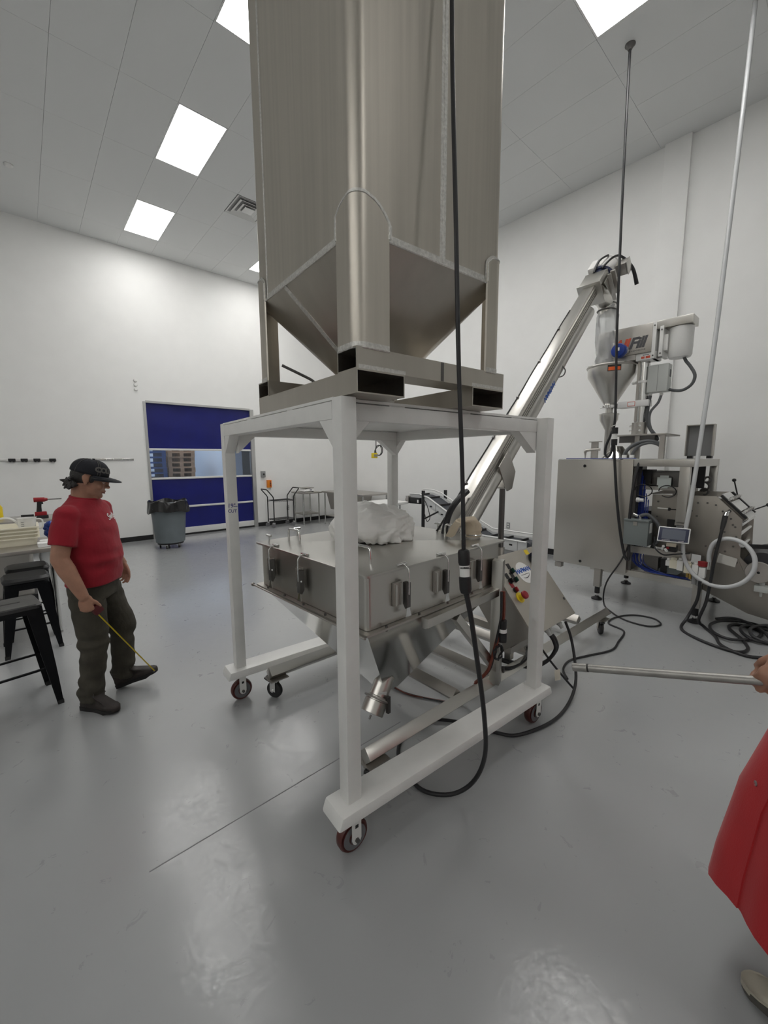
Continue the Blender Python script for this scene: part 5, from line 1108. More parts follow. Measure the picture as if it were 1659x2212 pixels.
# service cart
sv = thing('service_cart', 'black two-shelf wire service cart with angled push handles by the back wall', 'cart', (5.04, 9.83, 0))
for x, s_ in ((4.755, -1), (5.33, 1)):
    part(sv, 'handle_post', MB().tube([(x, 9.66, .13), (x, 9.66, .78), (x+s_*.03, 9.66, .83), (x+s_*.16, 9.66, .98), (x+s_*.175, 9.68, 1.0), (x+s_*.175, 9.98, 1.0), (x+s_*.16, 10.0, .98), (x+s_*.03, 10.0, .83), (x, 10.0, .78), (x, 10.0, .13)], .0145, 10), BLACK)
for z in (.70, .20):
    b = MB().frame(4.76, 5.325, 0, 1, .0001, 0, 0) if 0 else MB()
    for y in (9.665, 9.995): b.cyl((4.755, y, z), (5.33, y, z), .006, n=8).cyl((4.755, y, z-.03), (5.33, y, z-.03), .005, n=8)
    for x in (4.757, 5.328): b.cyl((x, 9.66, z), (x, 10.0, z), .006, n=8)
    for k in range(16): b.cyl((4.78+k*.035, 9.665, z+.004), (4.78+k*.035, 9.995, z+.004), .004, n=6)
    for y in (9.665, 9.995):
        for k in range(9): b.cyl((4.77+k*.062, y, z), (4.80+k*.062, y, z-.03), .003, n=5).cyl((4.80+k*.062, y, z-.03), (4.832+k*.062, y, z), .003, n=5)
    part(sv, 'wire_shelf', b, BLACK)
for x in (4.755, 5.33):
    for y in (9.66, 10.0):
        w = part(sv, 'caster_wheel', MB().lathe([(.02, -.015), (.052, -.013), (.055, -.006), (.055, .006), (.052, .013), (.02, .015)], (x-.02, y, .055), (.35, 1, 0), 24), GREYW)
        part(sv, 'caster_yoke', MB().box(x-.04, x+.02, y-.022, y+.022, .09, .13), CHROME, par=w)
bs = thing('bench_scale', 'white bench scale with steel platter on the small side table', 'scale', (5.76, 9.70, .885))
part(bs, 'scale_body', MB().loft([rsq(5.60, 5.92, 9.53, 9.85, .905, .03), rsq(5.62, 5.90, 9.56, 9.83, .965, .03)]), WHITE)
part(bs, 'platter', MB().loft([rsq(5.61, 5.91, 9.55, 9.86, .985, .02), rsq(5.60, 5.92, 9.54, 9.87, 1.0, .02)]), SSD); part(bs, 'platter_post', MB().cyl((5.76, 9.7, .96), (5.76, 9.7, .99), .03, n=14), BLACK)
part(bs, 'scale_foot', MB().box(5.62, 5.66, 9.56, 9.60, .8855, .91).box(5.86, 5.90, 9.56, 9.60, .8855, .91).box(5.74, 5.78, 9.78, 9.82, .8855, .91), BLACK, kind='stuff'); part(bs, 'display', MB().obox((5.80, 9.545, .935), .06, .02, .03, (1, 0, 0), (0, .45, 1)), SCREEN)
# pendant outlet box
yb = thing('pendant_outlet', 'yellow pendant outlet box on a coiled black cord seen under the stand deck', 'outlet', (5.16, 6.10, 1.80))
part(yb, 'outlet_box', MB().box(5.105, 5.205, 6.05, 6.13, 1.775, 1.875), YEL, bev=.012)
for x in (5.13, 5.18): part(yb, 'socket_face', MB().box(x-.018, x+.018, 6.044, 6.0505, 1.80, 1.85), GREYPVC)
cc = V((5.30, 6.12, 1.93))
part(yb, 'cord', MB().tube([(5.24, 6.15, 6.06), (5.24, 6.15, 4.0), (5.24, 6.14, 2.15)]+[cc+V((.085*math.cos(a), .02*math.sin(a*.3), .10*math.sin(a))) for a in (2.6+i*.5 for i in range(24))]+[(5.19, 6.10, 1.95), (5.155, 6.09, 1.875)], .0085, 7, smooth=3), CABLE)
# cleated takeaway conveyor along the right wall
cv = thing('belt_conveyor', 'inclined takeaway belt conveyor with grey panels and black cleated belt by the right wall', 'conveyor', (6.5, 4.8, 0))
def kp(nm, b, m, **k): return part(cv, nm, b, m, **k)
path = [(3.45, .25), (4.40, .25), (4.75, .40), (5.70, .86), (5.95, .92), (6.25, .92)]
def band(off0, off1, x0, x1):
    return MB().prism([(x0, y, z+off1) for y, z in path]+[(x0, y, z+off0) for y, z in path[::-1]], (x1-x0, 0, 0))
for x in (6.30, 6.72): kp('side_panel', band(-.10, .10, x, x+.018), CONVP, bev=.003)
for x, dz in ((6.29, .09), (6.73, .16)):
    kp('side_rail', MB().tube([(x, y, z+dz) for y, z in path], .014, 6), ALUW)
kp('belt', band(.015, .05, 6.32, 6.72), BELT)
for k in range(9):
    y = 3.65+.30*k
    for (a, za), (b_, zb_) in zip(path, path[1:]):
        if a <= y <= b_: z = za+(zb_-za)*(y-a)/(b_-a)
    kp('belt_cleat', MB().box(6.33, 6.71, y-.012, y+.012, z+.05, z+.085), BLACK)
kp('end_roller', MB().cyl((6.32, 3.45, .265), (6.72, 3.45, .265), .065, n=24), BELT)
for y, z in ((3.62, .24), (3.95, .24), (4.3, .24), (4.9, .48), (5.2, .62), (5.5, .76)):
    kp('panel_joint', MB().box(6.2965, 6.30, y-.006, y+.006, z-.09, z+.09), GREYPVC); kp('panel_handle', MB().frame(0, 1, 0, 1, .001, 0, 0) if 0 else MB().box(6.295, 6.30, y+.10, y+.16, z-.005, z+.025), BLACK)
for y, z in ((3.62, .0), (4.35, .0)):
    for x in (6.31, 6.73): kp('short_leg', MB().bar((x, y, .001), (x, y, .16), .03, .03), BLACK)
for x, y in ((6.29, 5.84), (6.75, 5.62)):
    kp('post', MB().bar((x, y, .001), (x, y, 1.09), .05, .05), BLACK)
    kp('post_brace', MB().bar((x, y-.01, .48), (x, y-.42, .68), .02, .03), BLACK)
kp('drive_motor', MB().box(6.24, 6.40, 5.90, 6.22, .80, .93), BLACK, bev=.01); kp('motor_gear', MB().box(6.22, 6.42, 6.22, 6.30, .80, .96).cyl((6.3, 6.30, .87), (6.3, 6.36, .87), .04, n=14), SSD, bev=.006)
kp('motor_label', MB().box(6.236, 6.239, 5.93, 5.97, .83, .89), PAPER); kp('motor_lead', MB().tube([(6.27, 5.80, .90), (6.25, 5.70, .80), (6.26, 5.62, .55), (6.26, 5.70, .45), (6.27, 5.78, .60)], .008, 6, smooth=4), CABLE)
# ================================================================ PEOPLE (local axes: facing +x, left +y)
from mathutils.bvhtree import BVHTree
def limb(mb, pts, rr, n=14, flat=1.):
    mb.tube(pts, rr, n, smooth=5, flat=flat)
    for p, r in ((pts[0], rr[0]), (pts[-1], rr[-1])): mb.ell(p, r, r, r*flat if flat != 1 else r, None, 12, 8)
def hand(mb, w, fwd, side, curls, thumb, sc=1.):
    """palm, four curled fingers of unequal length and a thumb; side = towards the thumb, curls per finger (deg)"""
    w = V(w); f = V(fwd).normalized(); s = V(side); s = (s-f*s.dot(f)).normalized(); 
    return_pts = []
    nrm = hand.palm; nrm = (nrm-f*nrm.dot(f)-s*nrm.dot(s)).normalized()
    M3 = Matrix((f, s, nrm)).transposed()
    mb.ell(w+f*.050*sc, .054*sc, .041*sc, .017*sc, M3, 16, 10)
    mb.ell(w+f*.075*sc+s*.004, .028*sc, .041*sc, .0155*sc, M3, 14, 8)
    mb.ell(w+f*.030*sc+s*.024*sc+nrm*.008*sc, .034*sc, .018*sc, .017*sc, M3, 12, 8)
    mb.ell(w, .028*sc, .031*sc, .022*sc, M3, 12, 8)
    L_ = (.96, 1.06, 1.0, .80)
    for i in range(4):
        p = w+f*(.088-.004*abs(i-1))*sc+s*(.031-.0205*i)*sc; t = 0; pts = [p-f*.02*sc, p]
        for k, ln in enumerate((.043, .027, .021)):
            t += rad(curls[i][k]); d = f*math.cos(t)+nrm*math.sin(t); p = p+d*ln*L_[i]*sc; pts.append(p)
        r0 = (.0098, .0098, .0093, .0082)[i]*sc
        mb.tube(pts, [r0, r0*1.04, r0*.98, r0*.90, r0*.78], 10)
        for q, r_ in ((pts[1], r0*1.10), (pts[2], r0*1.03), (pts[3], r0*.95), (pts[4], r0*.80)): mb.ell(q, r_, r_, r_, None, 10, 6)
    b = w+f*.028*sc+s*.030*sc+nrm*.006*sc; pts = [b-s*.012*sc, b]; p = b
    for k, (a, b2, c, ln) in enumerate(thumb): p = p+(f*a+s*b2+nrm*c).normalized()*ln*sc; pts.append(p)
    mb.tube(pts, [.014*sc, .0135*sc, .0115*sc, .0105*sc, .0085*sc], 10)
    for q, r_ in zip(pts[1:], (.014, .012, .011, .0088)): mb.ell(q, r_*sc, r_*sc, r_*sc, None, 10, 6)
    return pts[-1]
hand.palm = V((0, 0, 1))
def head_parts(root, body, mb, H, mk):
    """skin shapes of a head into mb; H = head matrix; then eyes, brows, lips as children of body"""
    e = lambda c, rx, ry, rz, nu=18, nv=12: mb.ell(H @ V(c), rx, ry, rz, H.to_3x3(), nu, nv)
    e((-.008, 0, .035), .100, .079, .092, 24, 16); e((.030, 0, -.030), .070, .066, .088, 20, 14); e((.030, 0, -.082), .062, .057, .042); e((.076, 0, -.098), .022, .028, .019)
    e((.066, .033, -.032), .028, .026, .030); e((.066, -.033, -.032), .028, .026, .030); e((.083, 0, .034), .017, .050, .013)
    e((.103, 0, -.004), .013, .010, .030); e((.113, 0, -.026), .0145, .0125, .0125); e((.104, .013, -.029), .011, .009, .009); e((.104, -.013, -.029), .011, .009, .009)
    e((.091, 0, -.060), .014, .026, .013); e((.089, .034, .008), .010, .018, .008) ; e((.089, -.034, .008), .010, .018, .008)
    for s_ in (-1, 1):
        e((-.008, s_*.077, .002), .020, .009, .032); e((-.004, s_*.080, -.030), .010, .007, .012)
        e((-.014, s_*.083, .010), .020, .005, .026)
    mb.tube([H @ V((-.022, 0, -.03)), H @ V((-.022, 0, -.10)), mk], [.066, .064, .070], 18, smooth=4)
    e((.030, 0, -.112), .05, .046, .022)
def face_parts(root, body, H):
    for s_ in (-1, 1):
        ey = part(root, 'eye', MB().ell(H @ V((.0865, s_*.033, .004)), .0105, .0125, .0085, H.to_3x3(), 14, 10), EYE, par=body)
        part(root, 'iris', MB().ell(H @ V((.0945, s_*.033, .001)), .0035, .0052, .0052, H.to_3x3(), 12, 8), BLACK, par=ey)
        part(root, 'eyelid', MB().ell(H @ V((.0865, s_*.033, .0085)), .0122, .0150, .0070, H.to_3x3(), 14, 10), SKIN, par=ey)
        part(root, 'eyebrow', MB().tube([H @ V(p) for p in ((.098, s_*.014, .027), (.097, s_*.030, .034), (.086, s_*.050, .031))], [.0035, .0048, .002], 8, smooth=3), HAIR, par=body)
    part(root, 'lips', MB().tube([H @ V(p) for p in ((.088, -.026, -.064), (.101, -.009, -.0575), (.1025, 0, -.0595), (.101, .009, -.0575), (.088, .026, -.064))], [.002, .0045, .0045, .0045, .002], 8, smooth=3).tube([H @ V(p) for p in ((.088, -.026, -.065), (.100, -.008, -.070), (.100, .008, -.070), (.088, .026, -.065))], [.002, .0055, .0055, .002], 8, smooth=3), LIP, par=body, sharp=180)
def ring(cx, cy, z, rx, ry, n=28, tilt=0):
    return [V((cx+rx*math.copysign(abs(math.cos(a))**.85, math.cos(a)), cy+ry*math.copysign(abs(math.sin(a))**.85, math.sin(a)), z+tilt*math.cos(a))) for a in (2*PI*i/n for i in range(n))]
def boot(root, heel, yaw, pitch, L_, m, sm, high=.13, name='boot', par=None):
    """sole from the heel, upper shaped over it; heel = floor point at the back of the sole"""
    M_ = Matrix.Translation(heel) @ Matrix.Rotation(yaw, 4, 'Z') @ Matrix.Rotation(-pitch, 4, 'Y')
    out = [(0, .030), (.01, .036), (.06, .036), (.11, .032), (.16, .037), (.205, .046), (.238, .045), (.262, .036), (.276, .022), (.283, .008)]
    k = L_/.283; bot = [(x*k, -w) for x, w in out]+[(x*k, w) for x, w in out[::-1]]
    up_ = [(0, .97, 0), (.012, 1.0, .0), (.028, .99, 0)]
    b = MB()
    rings = [[V((x*1, y*1.06, z+(.012 if x > .22*k else 0)*(1 if z < .01 else .6))) for x, y in bot] for z in (.0, .012, .028)]
    def lay(z, xs, ws, x0=.004, zt=0., sh=0.):
        out2 = []
        for x, y in bot:
            xx = x0+sh+min(x, xs*k)*1.0 if x <= xs*k else x0+sh+xs*k+(x-xs*k)*zt
            out2.append(V((xx, y*ws*(1 if x < xs*k else .96), z)))
        return out2
    tz = .062 if high > .1 else .048
    rows = [lay(.024, .9, .97), lay(.045, .9, 1.02), lay(tz*.86, .255, .95, zt=.5), lay(tz, .215, .82, zt=.45), lay(tz+.018, .165, .80, zt=.30), lay(tz+.036, .125, .82, zt=.18)]
    if high > .1: rows += [lay(.118, .105, .90, zt=.10), lay(.150, .098, .92, .004, .06)]
    else: rows += [lay(high, .105, .80, zt=.10)]
    o_ = part(root, name, MB().loft(rows).tf(M_), m, par=par, sharp=60)
    part(root, 'sole', MB().loft(rings).tf(M_), sm, par=o_, sharp=50)
    return o_, M_
def conform(mb, obj, d, off=.0015, M_=None):
    me = obj.data; t = BVHTree.FromPolygons([v.co for v in me.vertices], [p.vertices for p in me.polygons]); d = V(d).normalized()
    for v in mb.bm.verts:
        h = t.ray_cast(v.co-d*.4, d)
        if h[0] is not None: v.co = h[0]-d*off
    return mb

# ---------------- man with cap and tape measure
ML = (.305, 3.47, 0); MR = rad(-36)
man = thing('person', 'man in black cap, red t-shirt and olive trousers looking down, holding a tape measure', 'person', ML, MR, None, world=False)
HM = Matrix.Translation((.035, .01, 1.628)) @ Matrix.Rotation(rad(20), 4, 'Z') @ Matrix.Rotation(rad(17), 4, 'Y')
b = MB()
for z, rx, ry, cx in ((.86, .10, .145, 0), ):
    pass
b.loft([ring(-.005, 0, .84, .10, .15), ring(-.005, 0, .95, .115, .16), ring(.01, 0, 1.08, .125, .155), ring(.005, 0, 1.24, .118, .165), ring(-.005, 0, 1.36, .105, .175), ring(-.015, 0, 1.44, .08, .15), ring(-.012, 0, 1.50, .062, .075)])
head_parts(man, None, b, HM, V((-.012, 0, 1.44)))
RSH, REL, RWR = V((-.01, -.185, 1.415)), V((-.035, -.262, 1.13)), V((.085, -.262, .875))
LSH, LEL, LWR = V((-.01, .185, 1.415)), V((-.095, .285, 1.16)), V((.03, .325, .955))
for s_, e_, w_ in ((RSH, REL, RWR), (LSH, LEL, LWR)):
    limb(b, [s_, s_.lerp(e_, .45), e_], [.050, .058, .050]); limb(b, [e_, e_.lerp(w_, .3), w_], [.050, .052, .032])
for sg, kn, an in ((-1, (.02, -.10, .47), (-.035, -.10, .10)), (1, (.085, .135, .49), (.055, .175, .11))):
    limb(b, [(-.005, sg*.085, .90), kn], [.095, .062]); limb(b, [kn, an], [.06, .042]); b.ell(V(an)+V((.03, 0, -.03)), .05, .030, .030)
fd = (RWR-REL).normalized(); hand.palm = V((.25, .95, .0))
rf = V((.12, .03, -1)); 
tipR = hand(b, RWR, rf, V((1, .12, .1)), [(58, 62, 40), (62, 66, 40), (66, 66, 40), (70, 68, 40)], [(.75, .55, .45, .036), (.95, .30, .45, .028), (1.0, .0, .50, .020)], 1.06)
hand.palm = V((.15, -.95, .1))
hand(b, LWR, V((.20, .02, -1)), V((1, -.2, .2)), [(18, 26, 16), (26, 34, 22), (32, 40, 26), (36, 44, 28)], [(.75, .45, .35, .040), (.9, .2, .35, .032), (.95, .05, .35, .026)], 1.0)
body = organic(man, 'body', b, SKIN, .0048, 3)
face_parts(man, body, HM)
# shirt
b = MB()
b.loft([ring(.005, 0, .905, .148, .190, 36), ring(.012, 0, .97, .153, .190, 36), ring(.020, 0, 1.08, .160, .188, 36), ring(.014, 0, 1.20, .150, .196, 36), ring(.004, 0, 1.30, .140, .204, 36), ring(-.006, 0, 1.38, .122, .205, 36), ring(-.012, 0, 1.425, .108, .205, 36), ring(-.014, 0, 1.457, .094, .172, 36), ring(-.014, 0, 1.487, .082, .120, 36), ring(-.010, 0, 1.507, .075, .085, 36, -.012)])
for s_, e_, k in ((RSH, REL, 1), (LSH, LEL, 1)):
    p = s_.lerp(e_, .72); q = (s_-e_).normalized(); b.ell(s_+V((0, 0, -.016)), .074, .074, .072); b.tube([s_+V((0, 0, -.016)), s_.lerp(e_, .35), p], [.074, .078, .078], 18)
def wr_shirt(c):
    return .35+.9*max(0, 1-abs(c.z-1.08)/.22)+.5*max(0, 1-abs(c.z-1.40)/.08)
shirt = organic(man, 't_shirt', b, REDT, .008, 3, par=body, wr=(.013, (6, 8, 15), wr_shirt))
part(man, 'collar', MB().tube([V((-.008+.074*math.cos(a), .082*math.sin(a), 1.505-.014*math.cos(a))) for a in (2*PI*i/28 for i in range(28))], .009, 8, True), REDT, par=shirt, sharp=180)
d_ = V((-1, -.12, 0)); lg = text_mb('Swig', .062, .0, .0008, .25, .9).tf(face_m((.35, .092, 1.365), (-.12, 1, .15), (0, -.15, 1)))
part(man, 'shirt_lettering', conform(lg, shirt, d_, .003), INKWHITE, par=shirt, label='white script lettering on the chest')
# trousers
b = MB()
b.loft([ring(-.002, 0, .80, .128, .178, 36), ring(0, 0, .88, .135, .182, 36), ring(0, 0, .975, .130, .175, 36)])
for sg, kn, an in ((-1, V((.02, -.10, .47)), V((-.035, -.102, .075))), (1, V((.085, .135, .49)), V((.050, .172, .095)))):
    hp = V((-.002, sg*.088, .88))
    b.tube([hp, hp.lerp(kn, .5), kn+V((.005, 0, .05)), kn, kn+V((-.005, 0, -.06)), kn.lerp(an, .55), an], [.110, .102, .090, .088, .080, .078, .079], 20, smooth=3)
    b.ell(hp, .112, .10, .10)
def wr_tr(c): return .25+1.0*max(0, 1-abs(c.z-.47)/.12)+1.0*max(0, 1-abs(c.z-.15)/.16)+.6*max(0, 1-abs(c.z-.80)/.1)
tr = organic(man, 'trousers', b, DENIM, .008, 2, par=body, wr=(.020, (7, 7, 17), wr_tr))
part(man, 'belt', MB().loft([ring(0, 0, .955, .137, .182, 36), ring(0, 0, .985, .137, .181, 36)]), BLACK, par=tr)
for x, y, z, s_ in ((.137, -.105, .84, 1), (.137, .105, .84, 1)):
    part(man, 'pocket_seam', conform(MB().tube([(.3, y-.03, .93), (.3, y, .90), (.3, y+.045*(1 if y > 0 else -1), .87)], .0022, 6, smooth=3), tr, (-1, 0, 0), .001), BLACK, par=tr)
for hl, yw, pt in (((-.098, -.092, .001), rad(-18), 0), ((.005, .150, .008), rad(12), rad(15))):
    bo, Mb = boot(man, V(hl), yw, pt, .300, BOOT, SOLE, par=body)
    for k in range(4): part(man, 'boot_lace', MB().tube([Mb @ V(p) for p in ((.112+.022*k, -.024, .112-.013*k), (.118+.022*k, 0, .121-.013*k), (.112+.022*k, .024, .112-.013*k))], .0032, 6), mat('lace', (.06, .055, .05), .8), par=bo)
    part(man, 'lace_bow', MB().tube([Mb @ V(p) for p in ((.112, 0, .124), (.135, -.03, .140), (.15, -.045, .122), (.12, -.02, .122), (.13, .03, .136), (.155, .045, .115))], .0028, 6, smooth=3), mat('lace', (.06, .055, .05), .8), par=bo)
# hair and cap
b = MB()
e3 = HM.to_3x3()
b.ell(HM @ V((-.030, 0, .02)), .088, .083, .085, e3, 20, 14); b.ell(HM @ V((-.060, 0, -.045)), .045, .060, .045, e3, 16, 10)
for s_ in (-1, 1): b.ell(HM @ V((.022, s_*.073, .012)), .018, .010, .030, e3, 10, 8)
rn = random.Random(4)
for k in range(22):
    a = rad(105+150*k/21); base = V((-.035+.082*math.cos(a), .082*math.sin(a), -.01-rn.uniform(0, .055))); dr_ = V((math.cos(a)*.6, math.sin(a)*.5, -.6-rn.uniform(0, .4)))
    if k % 9 == 4: dr_ = V((math.cos(a)*1.3, math.sin(a), .0))
    b.cyl(HM @ base, HM @ (base+dr_*.034), .020, .004, 7)
hair = organic(man, 'hair', b, HAIR, .004, 1, par=body)
cp = MB(); rings = []
CR = (.1135, .0925, .105)
for j in range(11):
    t = rad(2+86*j/10); k = math.cos(t)**.82
    rings.append([HM @ V((-.010+CR[0]*k*math.cos(a)+.010*math.sin(t)*math.cos(a), CR[1]*k*math.sin(a), .035+CR[2]*math.sin(t)*(1+.03*math.cos(a)))) for a in (2*PI*i/32 for i in range(32))])
cap = part(man, 'cap', cp.loft(rings), CAPM, par=body, sharp=180)
br = MB(); top, bot = [], []
for i in range(17):
    u = -1+2*i/16; a = u*rad(72)
    inner = V((-.010+CR[0]*math.cos(a), CR[1]*math.sin(a), .040)); ln = .082*(1-abs(u)**3.2)
    outer = inner+V((ln*1.0, u*.012, -.002-.026*abs(u)**1.5-.006*(1-abs(u))))
    top.append((inner, outer))
g_ = [[HM @ p for p in (i_, i_.lerp(o_, .5)+V((0, 0, .004)), o_, o_+V((-.001, 0, -.006)), i_.lerp(o_, .5)+V((0, 0, -.004)), i_+V((0, 0, -.007)))] for i_, o_ in top]
part(man, 'cap_brim', br.loft(g_), CAPM, par=cap, sharp=60)
part(man, 'cap_button', MB().ell(HM @ V((-.008, 0, .142)), .009, .009, .005, e3, 12, 8), CAPM, par=cap)
def on_cap(a, t, o=.0015):
    k = math.cos(t)**.82; return HM @ V((-.010+(CR[0]+o)*k*math.cos(a)+.010*math.sin(t)*math.cos(a), (CR[1]+o)*k*math.sin(a), .035+(CR[2]+o)*math.sin(t)*(1+.03*math.cos(a))))
for a in (rad(-60), rad(-52), rad(60), rad(-128), rad(128), rad(180)): part(man, 'cap_stitching', MB().tube([on_cap(a, rad(4+80*i/12)) for i in range(13)], .0013, 5), STITCH, par=cap)
part(man, 'brim_stitching', MB().tube([HM @ (i_.lerp(o_, .8)+V((0, 0, .003))) for i_, o_ in top], .0012, 5), STITCH, par=cap)
tx = text_mb('COLUMBIA', .044, .0, .0026, 0, .84)
for v in tx.bm.verts: v.co = on_cap(v.co.x/.088-.12, rad(26)+v.co.y/.095, .0028)
part(man, 'cap_lettering', tx, STITCH, par=cap, label='grey block lettering across the cap front')
# tape measure held in his right fist
MW = Matrix.Translation(V(ML)) @ Matrix.Rotation(MR, 4, 'Z')
gp = MW @ V((.135, -.222, .775))
tm = thing('tape_measure', 'dark red tape measure, yellow blade stretched from the fist to the raised boot', 'tape measure', gp)
te = V((.607, 3.345, .165)); td_ = (te-gp).normalized(); ts_ = V((0, 0, 1)).cross(td_).normalized(); tu = td_.cross(ts_)
part(tm, 'case', MB().obox(gp+td_*.0, .066, .036, .062, td_, ts_), mat('tape_case', (.10, .012, .015), .4), bev=.012)
bw = []
for i in range(25):
    p = gp+(te-gp)*i/24+td_*.02*(1-i/24)+tu*(-.018*(1-i/24)); bw.append([p+ts_*.0125+tu*.003, p+ts_*.006+tu*.0005, p, p-ts_*.006+tu*.0005, p-ts_*.0125+tu*.003, p-ts_*.0125+tu*.004, p-ts_*.006+tu*.0015, p+tu*.001, p+ts_*.006+tu*.0015, p+ts_*.0125+tu*.004])
bl2 = part(tm, 'blade', MB().loft(bw), TAPEY, label='yellow measuring blade')
part(tm, 'blade_hook', MB().obox(te, .003, .022, .016, td_, ts_), CHROME, par=bl2)
for i in range(1, 24):
    p = gp+(te-gp)*i/24+tu*.0045*1+td_*.02*(1-i/24)+tu*(-.018*(1-i/24)); part(tm, 'inch_mark', MB().obox(p-ts_*.006, .002, .010, .0008, td_, ts_), INKBLACK, par=bl2)

# ---------------- person at the right edge
PL, PR = (1.79, -.195, 0), rad(100)
p2 = thing('person', 'person in long red coat at the right edge, gripping a metal pipe', 'person', PL, PR, None, world=False)
MI = (Matrix.Translation(V(PL)) @ Matrix.Rotation(PR, 4, 'Z')).inverted()
H2 = Matrix.Translation((.02, 0, 1.62)) @ Matrix.Rotation(rad(5), 4, 'Z') @ Matrix.Rotation(rad(8), 4, 'Y')
b = MB()
b.loft([ring(-.005, 0, .84, .10, .15), ring(-.005, 0, .95, .11, .155), ring(.005, 0, 1.08, .11, .145), ring(0, 0, 1.24, .115, .16), ring(-.005, 0, 1.36, .10, .17), ring(-.015, 0, 1.44, .078, .145), ring(-.012, 0, 1.50, .06, .07)])
head_parts(p2, None, b, H2, V((-.012, 0, 1.44)))
hw = MI @ V((1.492, .024, 1.234))            # wrist of the gripping hand
E2l, S2l = V((.02, .285, 1.215)), V((-.01, .18, 1.41)); S2r, E2r, W2r = V((-.01, -.18, 1.41)), V((-.06, -.27, 1.14)), V((.06, -.26, .90))
for s_, e_, w_ in ((S2l, E2l, hw), (S2r, E2r, W2r)):
    limb(b, [s_, s_.lerp(e_, .45), e_], [.050, .052, .043]); limb(b, [e_, e_.lerp(w_, .3), w_], [.043, .045, .031])
for sg, kn, an in ((-1, (.02, -.09, .48), (-.03, -.09, .10)), (1, (.03, .095, .48), (.02, .085, .10))):
    limb(b, [(-.005, sg*.085, .90), kn], [.09, .06]); limb(b, [kn, an], [.058, .042]); b.ell(V(an)+V((.03, 0, -.04)), .05, .030, .030)
pa, pb_ = V((1.341, .547, 1.051)), V((1.445, .096, 1.154)); pdir = (pb_-pa).normalized()
R3 = MI.to_3x3()
hand.palm = R3 @ V((.80, .30, -.52))
hand(b, hw, R3 @ V((-.56, .36, -.74)), R3 @ V((-.15, .95, .35)), [(62, 78, 50), (66, 80, 50), (70, 80, 50), (72, 80, 50)], [(.60, .20, .75, .036), (.25, -.1, .95, .028), (-.1, -.2, .95, .022)], 1.16)
hand.palm = V((.1, .95, .1)); hand(b, W2r, V((.15, .0, -1)), V((1, .1, .1)), [(22, 30, 20)]*4, [(.75, .5, .3, .04), (.9, .2, .3, .032), (.95, .05, .3, .026)], 1.0)
body2 = organic(p2, 'body', b, SKIN, .0048, 3)
face_parts(p2, body2, H2)
b = MB(); b.ell(H2 @ V((-.015, 0, .045)), .100, .086, .096, H2.to_3x3(), 22, 14).ell(H2 @ V((-.055, 0, -.03)), .055, .066, .06, H2.to_3x3(), 16, 10)
organic(p2, 'hair', b, HAIR, .005, 2, par=body2)
b = MB(); b.loft([ring(0, 0, .80, .12, .17, 32), ring(0, 0, .98, .12, .165, 32)])
for sg, kn, an in ((-1, V((.02, -.09, .48)), V((-.03, -.09, .07))), (1, V((.03, .095, .48)), V((.02, .085, .07)))):
    b.tube([(0, sg*.088, .88), kn, an], [.105, .078, .068], 18, smooth=4)
organic(p2, 'trousers', b, mat('grey_trousers', (.05, .052, .058), .9), .010, 3, par=body2)
# coat: open shell, flaring to the hem, front edges apart
outs, ins_ = [], []
prof = [(.28, .305, .300, .060), (.40, .298, .292, .058), (.66, .275, .275, .05), (.85, .235, .255, .04), (1.0, .200, .232, .03), (1.15, .175, .215, .015), (1.28, .160, .212, .0), (1.38, .135, .205, -.008), (1.44, .105, .165, -.014), (1.485, .085, .105, -.014), (1.51, .080, .088, -.012)]
NA = 56
def crow(z, rx, ry, cx, o):
    a0, a1 = rad(10), rad(388); fl_ = max(0, (1.05-z)/.68); row = []
    for i in range(NA+1):
        a = a0+(a1-a0)*i/NA
        k = 1+fl_*(.045*math.sin(6*a+1.0+z)+.02*math.sin(11*a))+(.022*min(1, (i/NA-.84)/.06) if i > .84*NA else 0)
        row.append(V((cx+(rx*k-o)*math.cos(a), (ry*k-o)*math.sin(a), z+fl_*.025*math.sin(a*2+.5)*(1 if z < .5 else .3))))
    return row
cb_ = MB(); O_ = [crow(z, rx, ry, cx, 0) for z, rx, ry, cx in prof]; I_ = [crow(z, rx, ry, cx, .006) for z, rx, ry, cx in prof]
cb_.loft([o+i[::-1] for o, i in zip(O_, I_)], True)
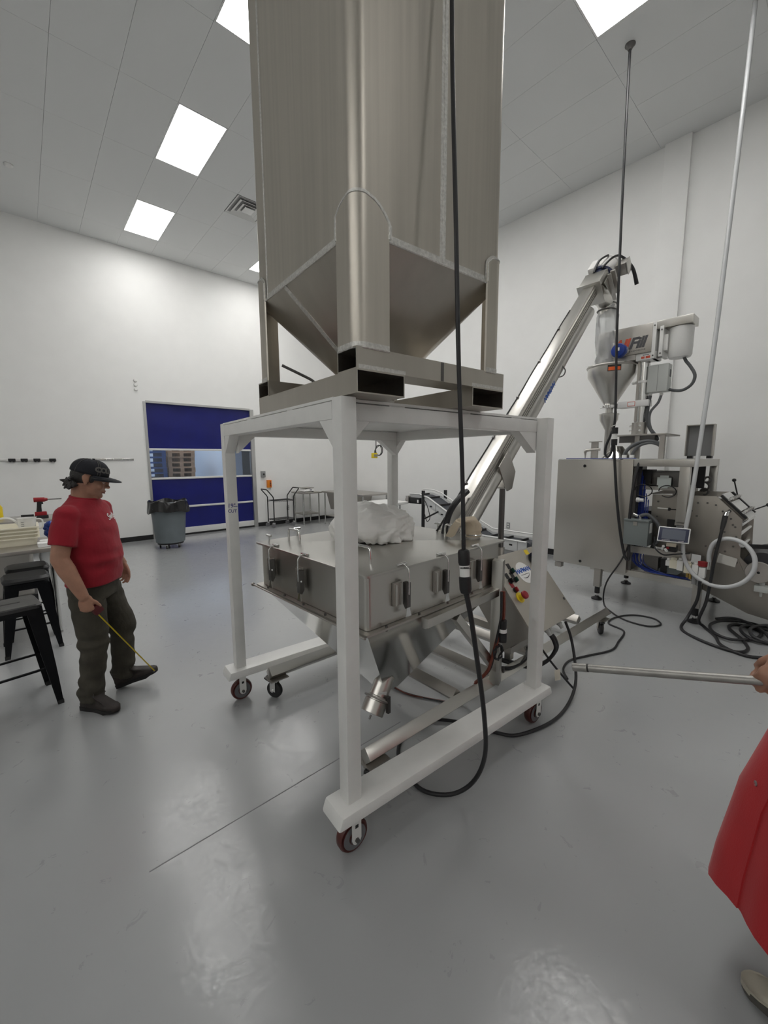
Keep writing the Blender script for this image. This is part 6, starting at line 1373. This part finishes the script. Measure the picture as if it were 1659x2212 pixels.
coat = part(p2, 'coat', cb_, REDCOAT, par=body2, sharp=70)
for nm, s_, e_, w_, f in (('sleeve', S2l, E2l, hw, .80), ('sleeve', S2r, E2r, W2r, .9)):
    b = MB(); q = e_.lerp(w_, f); b.ell(s_, .082, .082, .082); b.tube([s_, s_.lerp(e_, .5), e_, e_.lerp(w_, .4), q], [.082, .074, .066, .060, .052], 20, smooth=4)
    organic(p2, nm, b, REDCOAT, .008, 2, par=coat, wr=(.010, (12, 12, 12), lambda c: 1))
for k in range(4):
    z = .72+.16*k; z0 = [p for p in prof]
    for (za, ra, sa, ca), (zb_, rb, sb, cb2) in zip(prof, prof[1:]):
        if za <= z <= zb_: t = (z-za)/(zb_-za); rw = crow(z, ra+(rb-ra)*t, sa+(sb-sa)*t, ca+(cb2-ca)*t, 0)
    p = rw[-3].lerp(rw[-2], .3); n_ = V((rw[-3].x-.04, rw[-3].y, 0)).normalized()
    part(p2, 'snap_button', MB().lathe([(.0085, 0), (.0085, .002), (.0065, .0035), (.005, .002)], p, n_, 16), mat('snap_steel', (.45, .40, .40), .3, 1.), par=coat)
for hl, yw in (((-.005, .122, .001), rad(-4)), ((-.16, -.10, .001), rad(-6))):
    boot(p2, V(hl), yw, 0, .285, SHOE, mat('shoe_sole', (.09, .085, .075), .7), .085, 'shoe', par=body2)
pp = thing('metal_pipe', 'thin grey metal conduit pipe gripped by the person in the red coat at right', 'pipe', pa)
pe = pb_+pdir*.55
part(pp, 'pipe', MB().lathe([(.0125, 0), (.0125, (pe-pa).length), (.0108, (pe-pa).length), (.0108, 0)], pa, pdir, 24), mat('galvanised_pipe', (.36, .35, .33), .45, .9, var=.1, vscale=30))
part(pp, 'pipe_cut_line', MB().lathe([(.0128, .045), (.0131, .046), (.0131, .049), (.0128, .050)], pa, pdir, 24), INKBLACK)
part(pp, 'pipe_collar', MB().lathe([(.0126, .0), (.0136, .001), (.0136, .044), (.0126, .045)], pa, pdir, 24), mat('galvanised_pipe', (.36, .35, .33), .45, .9))
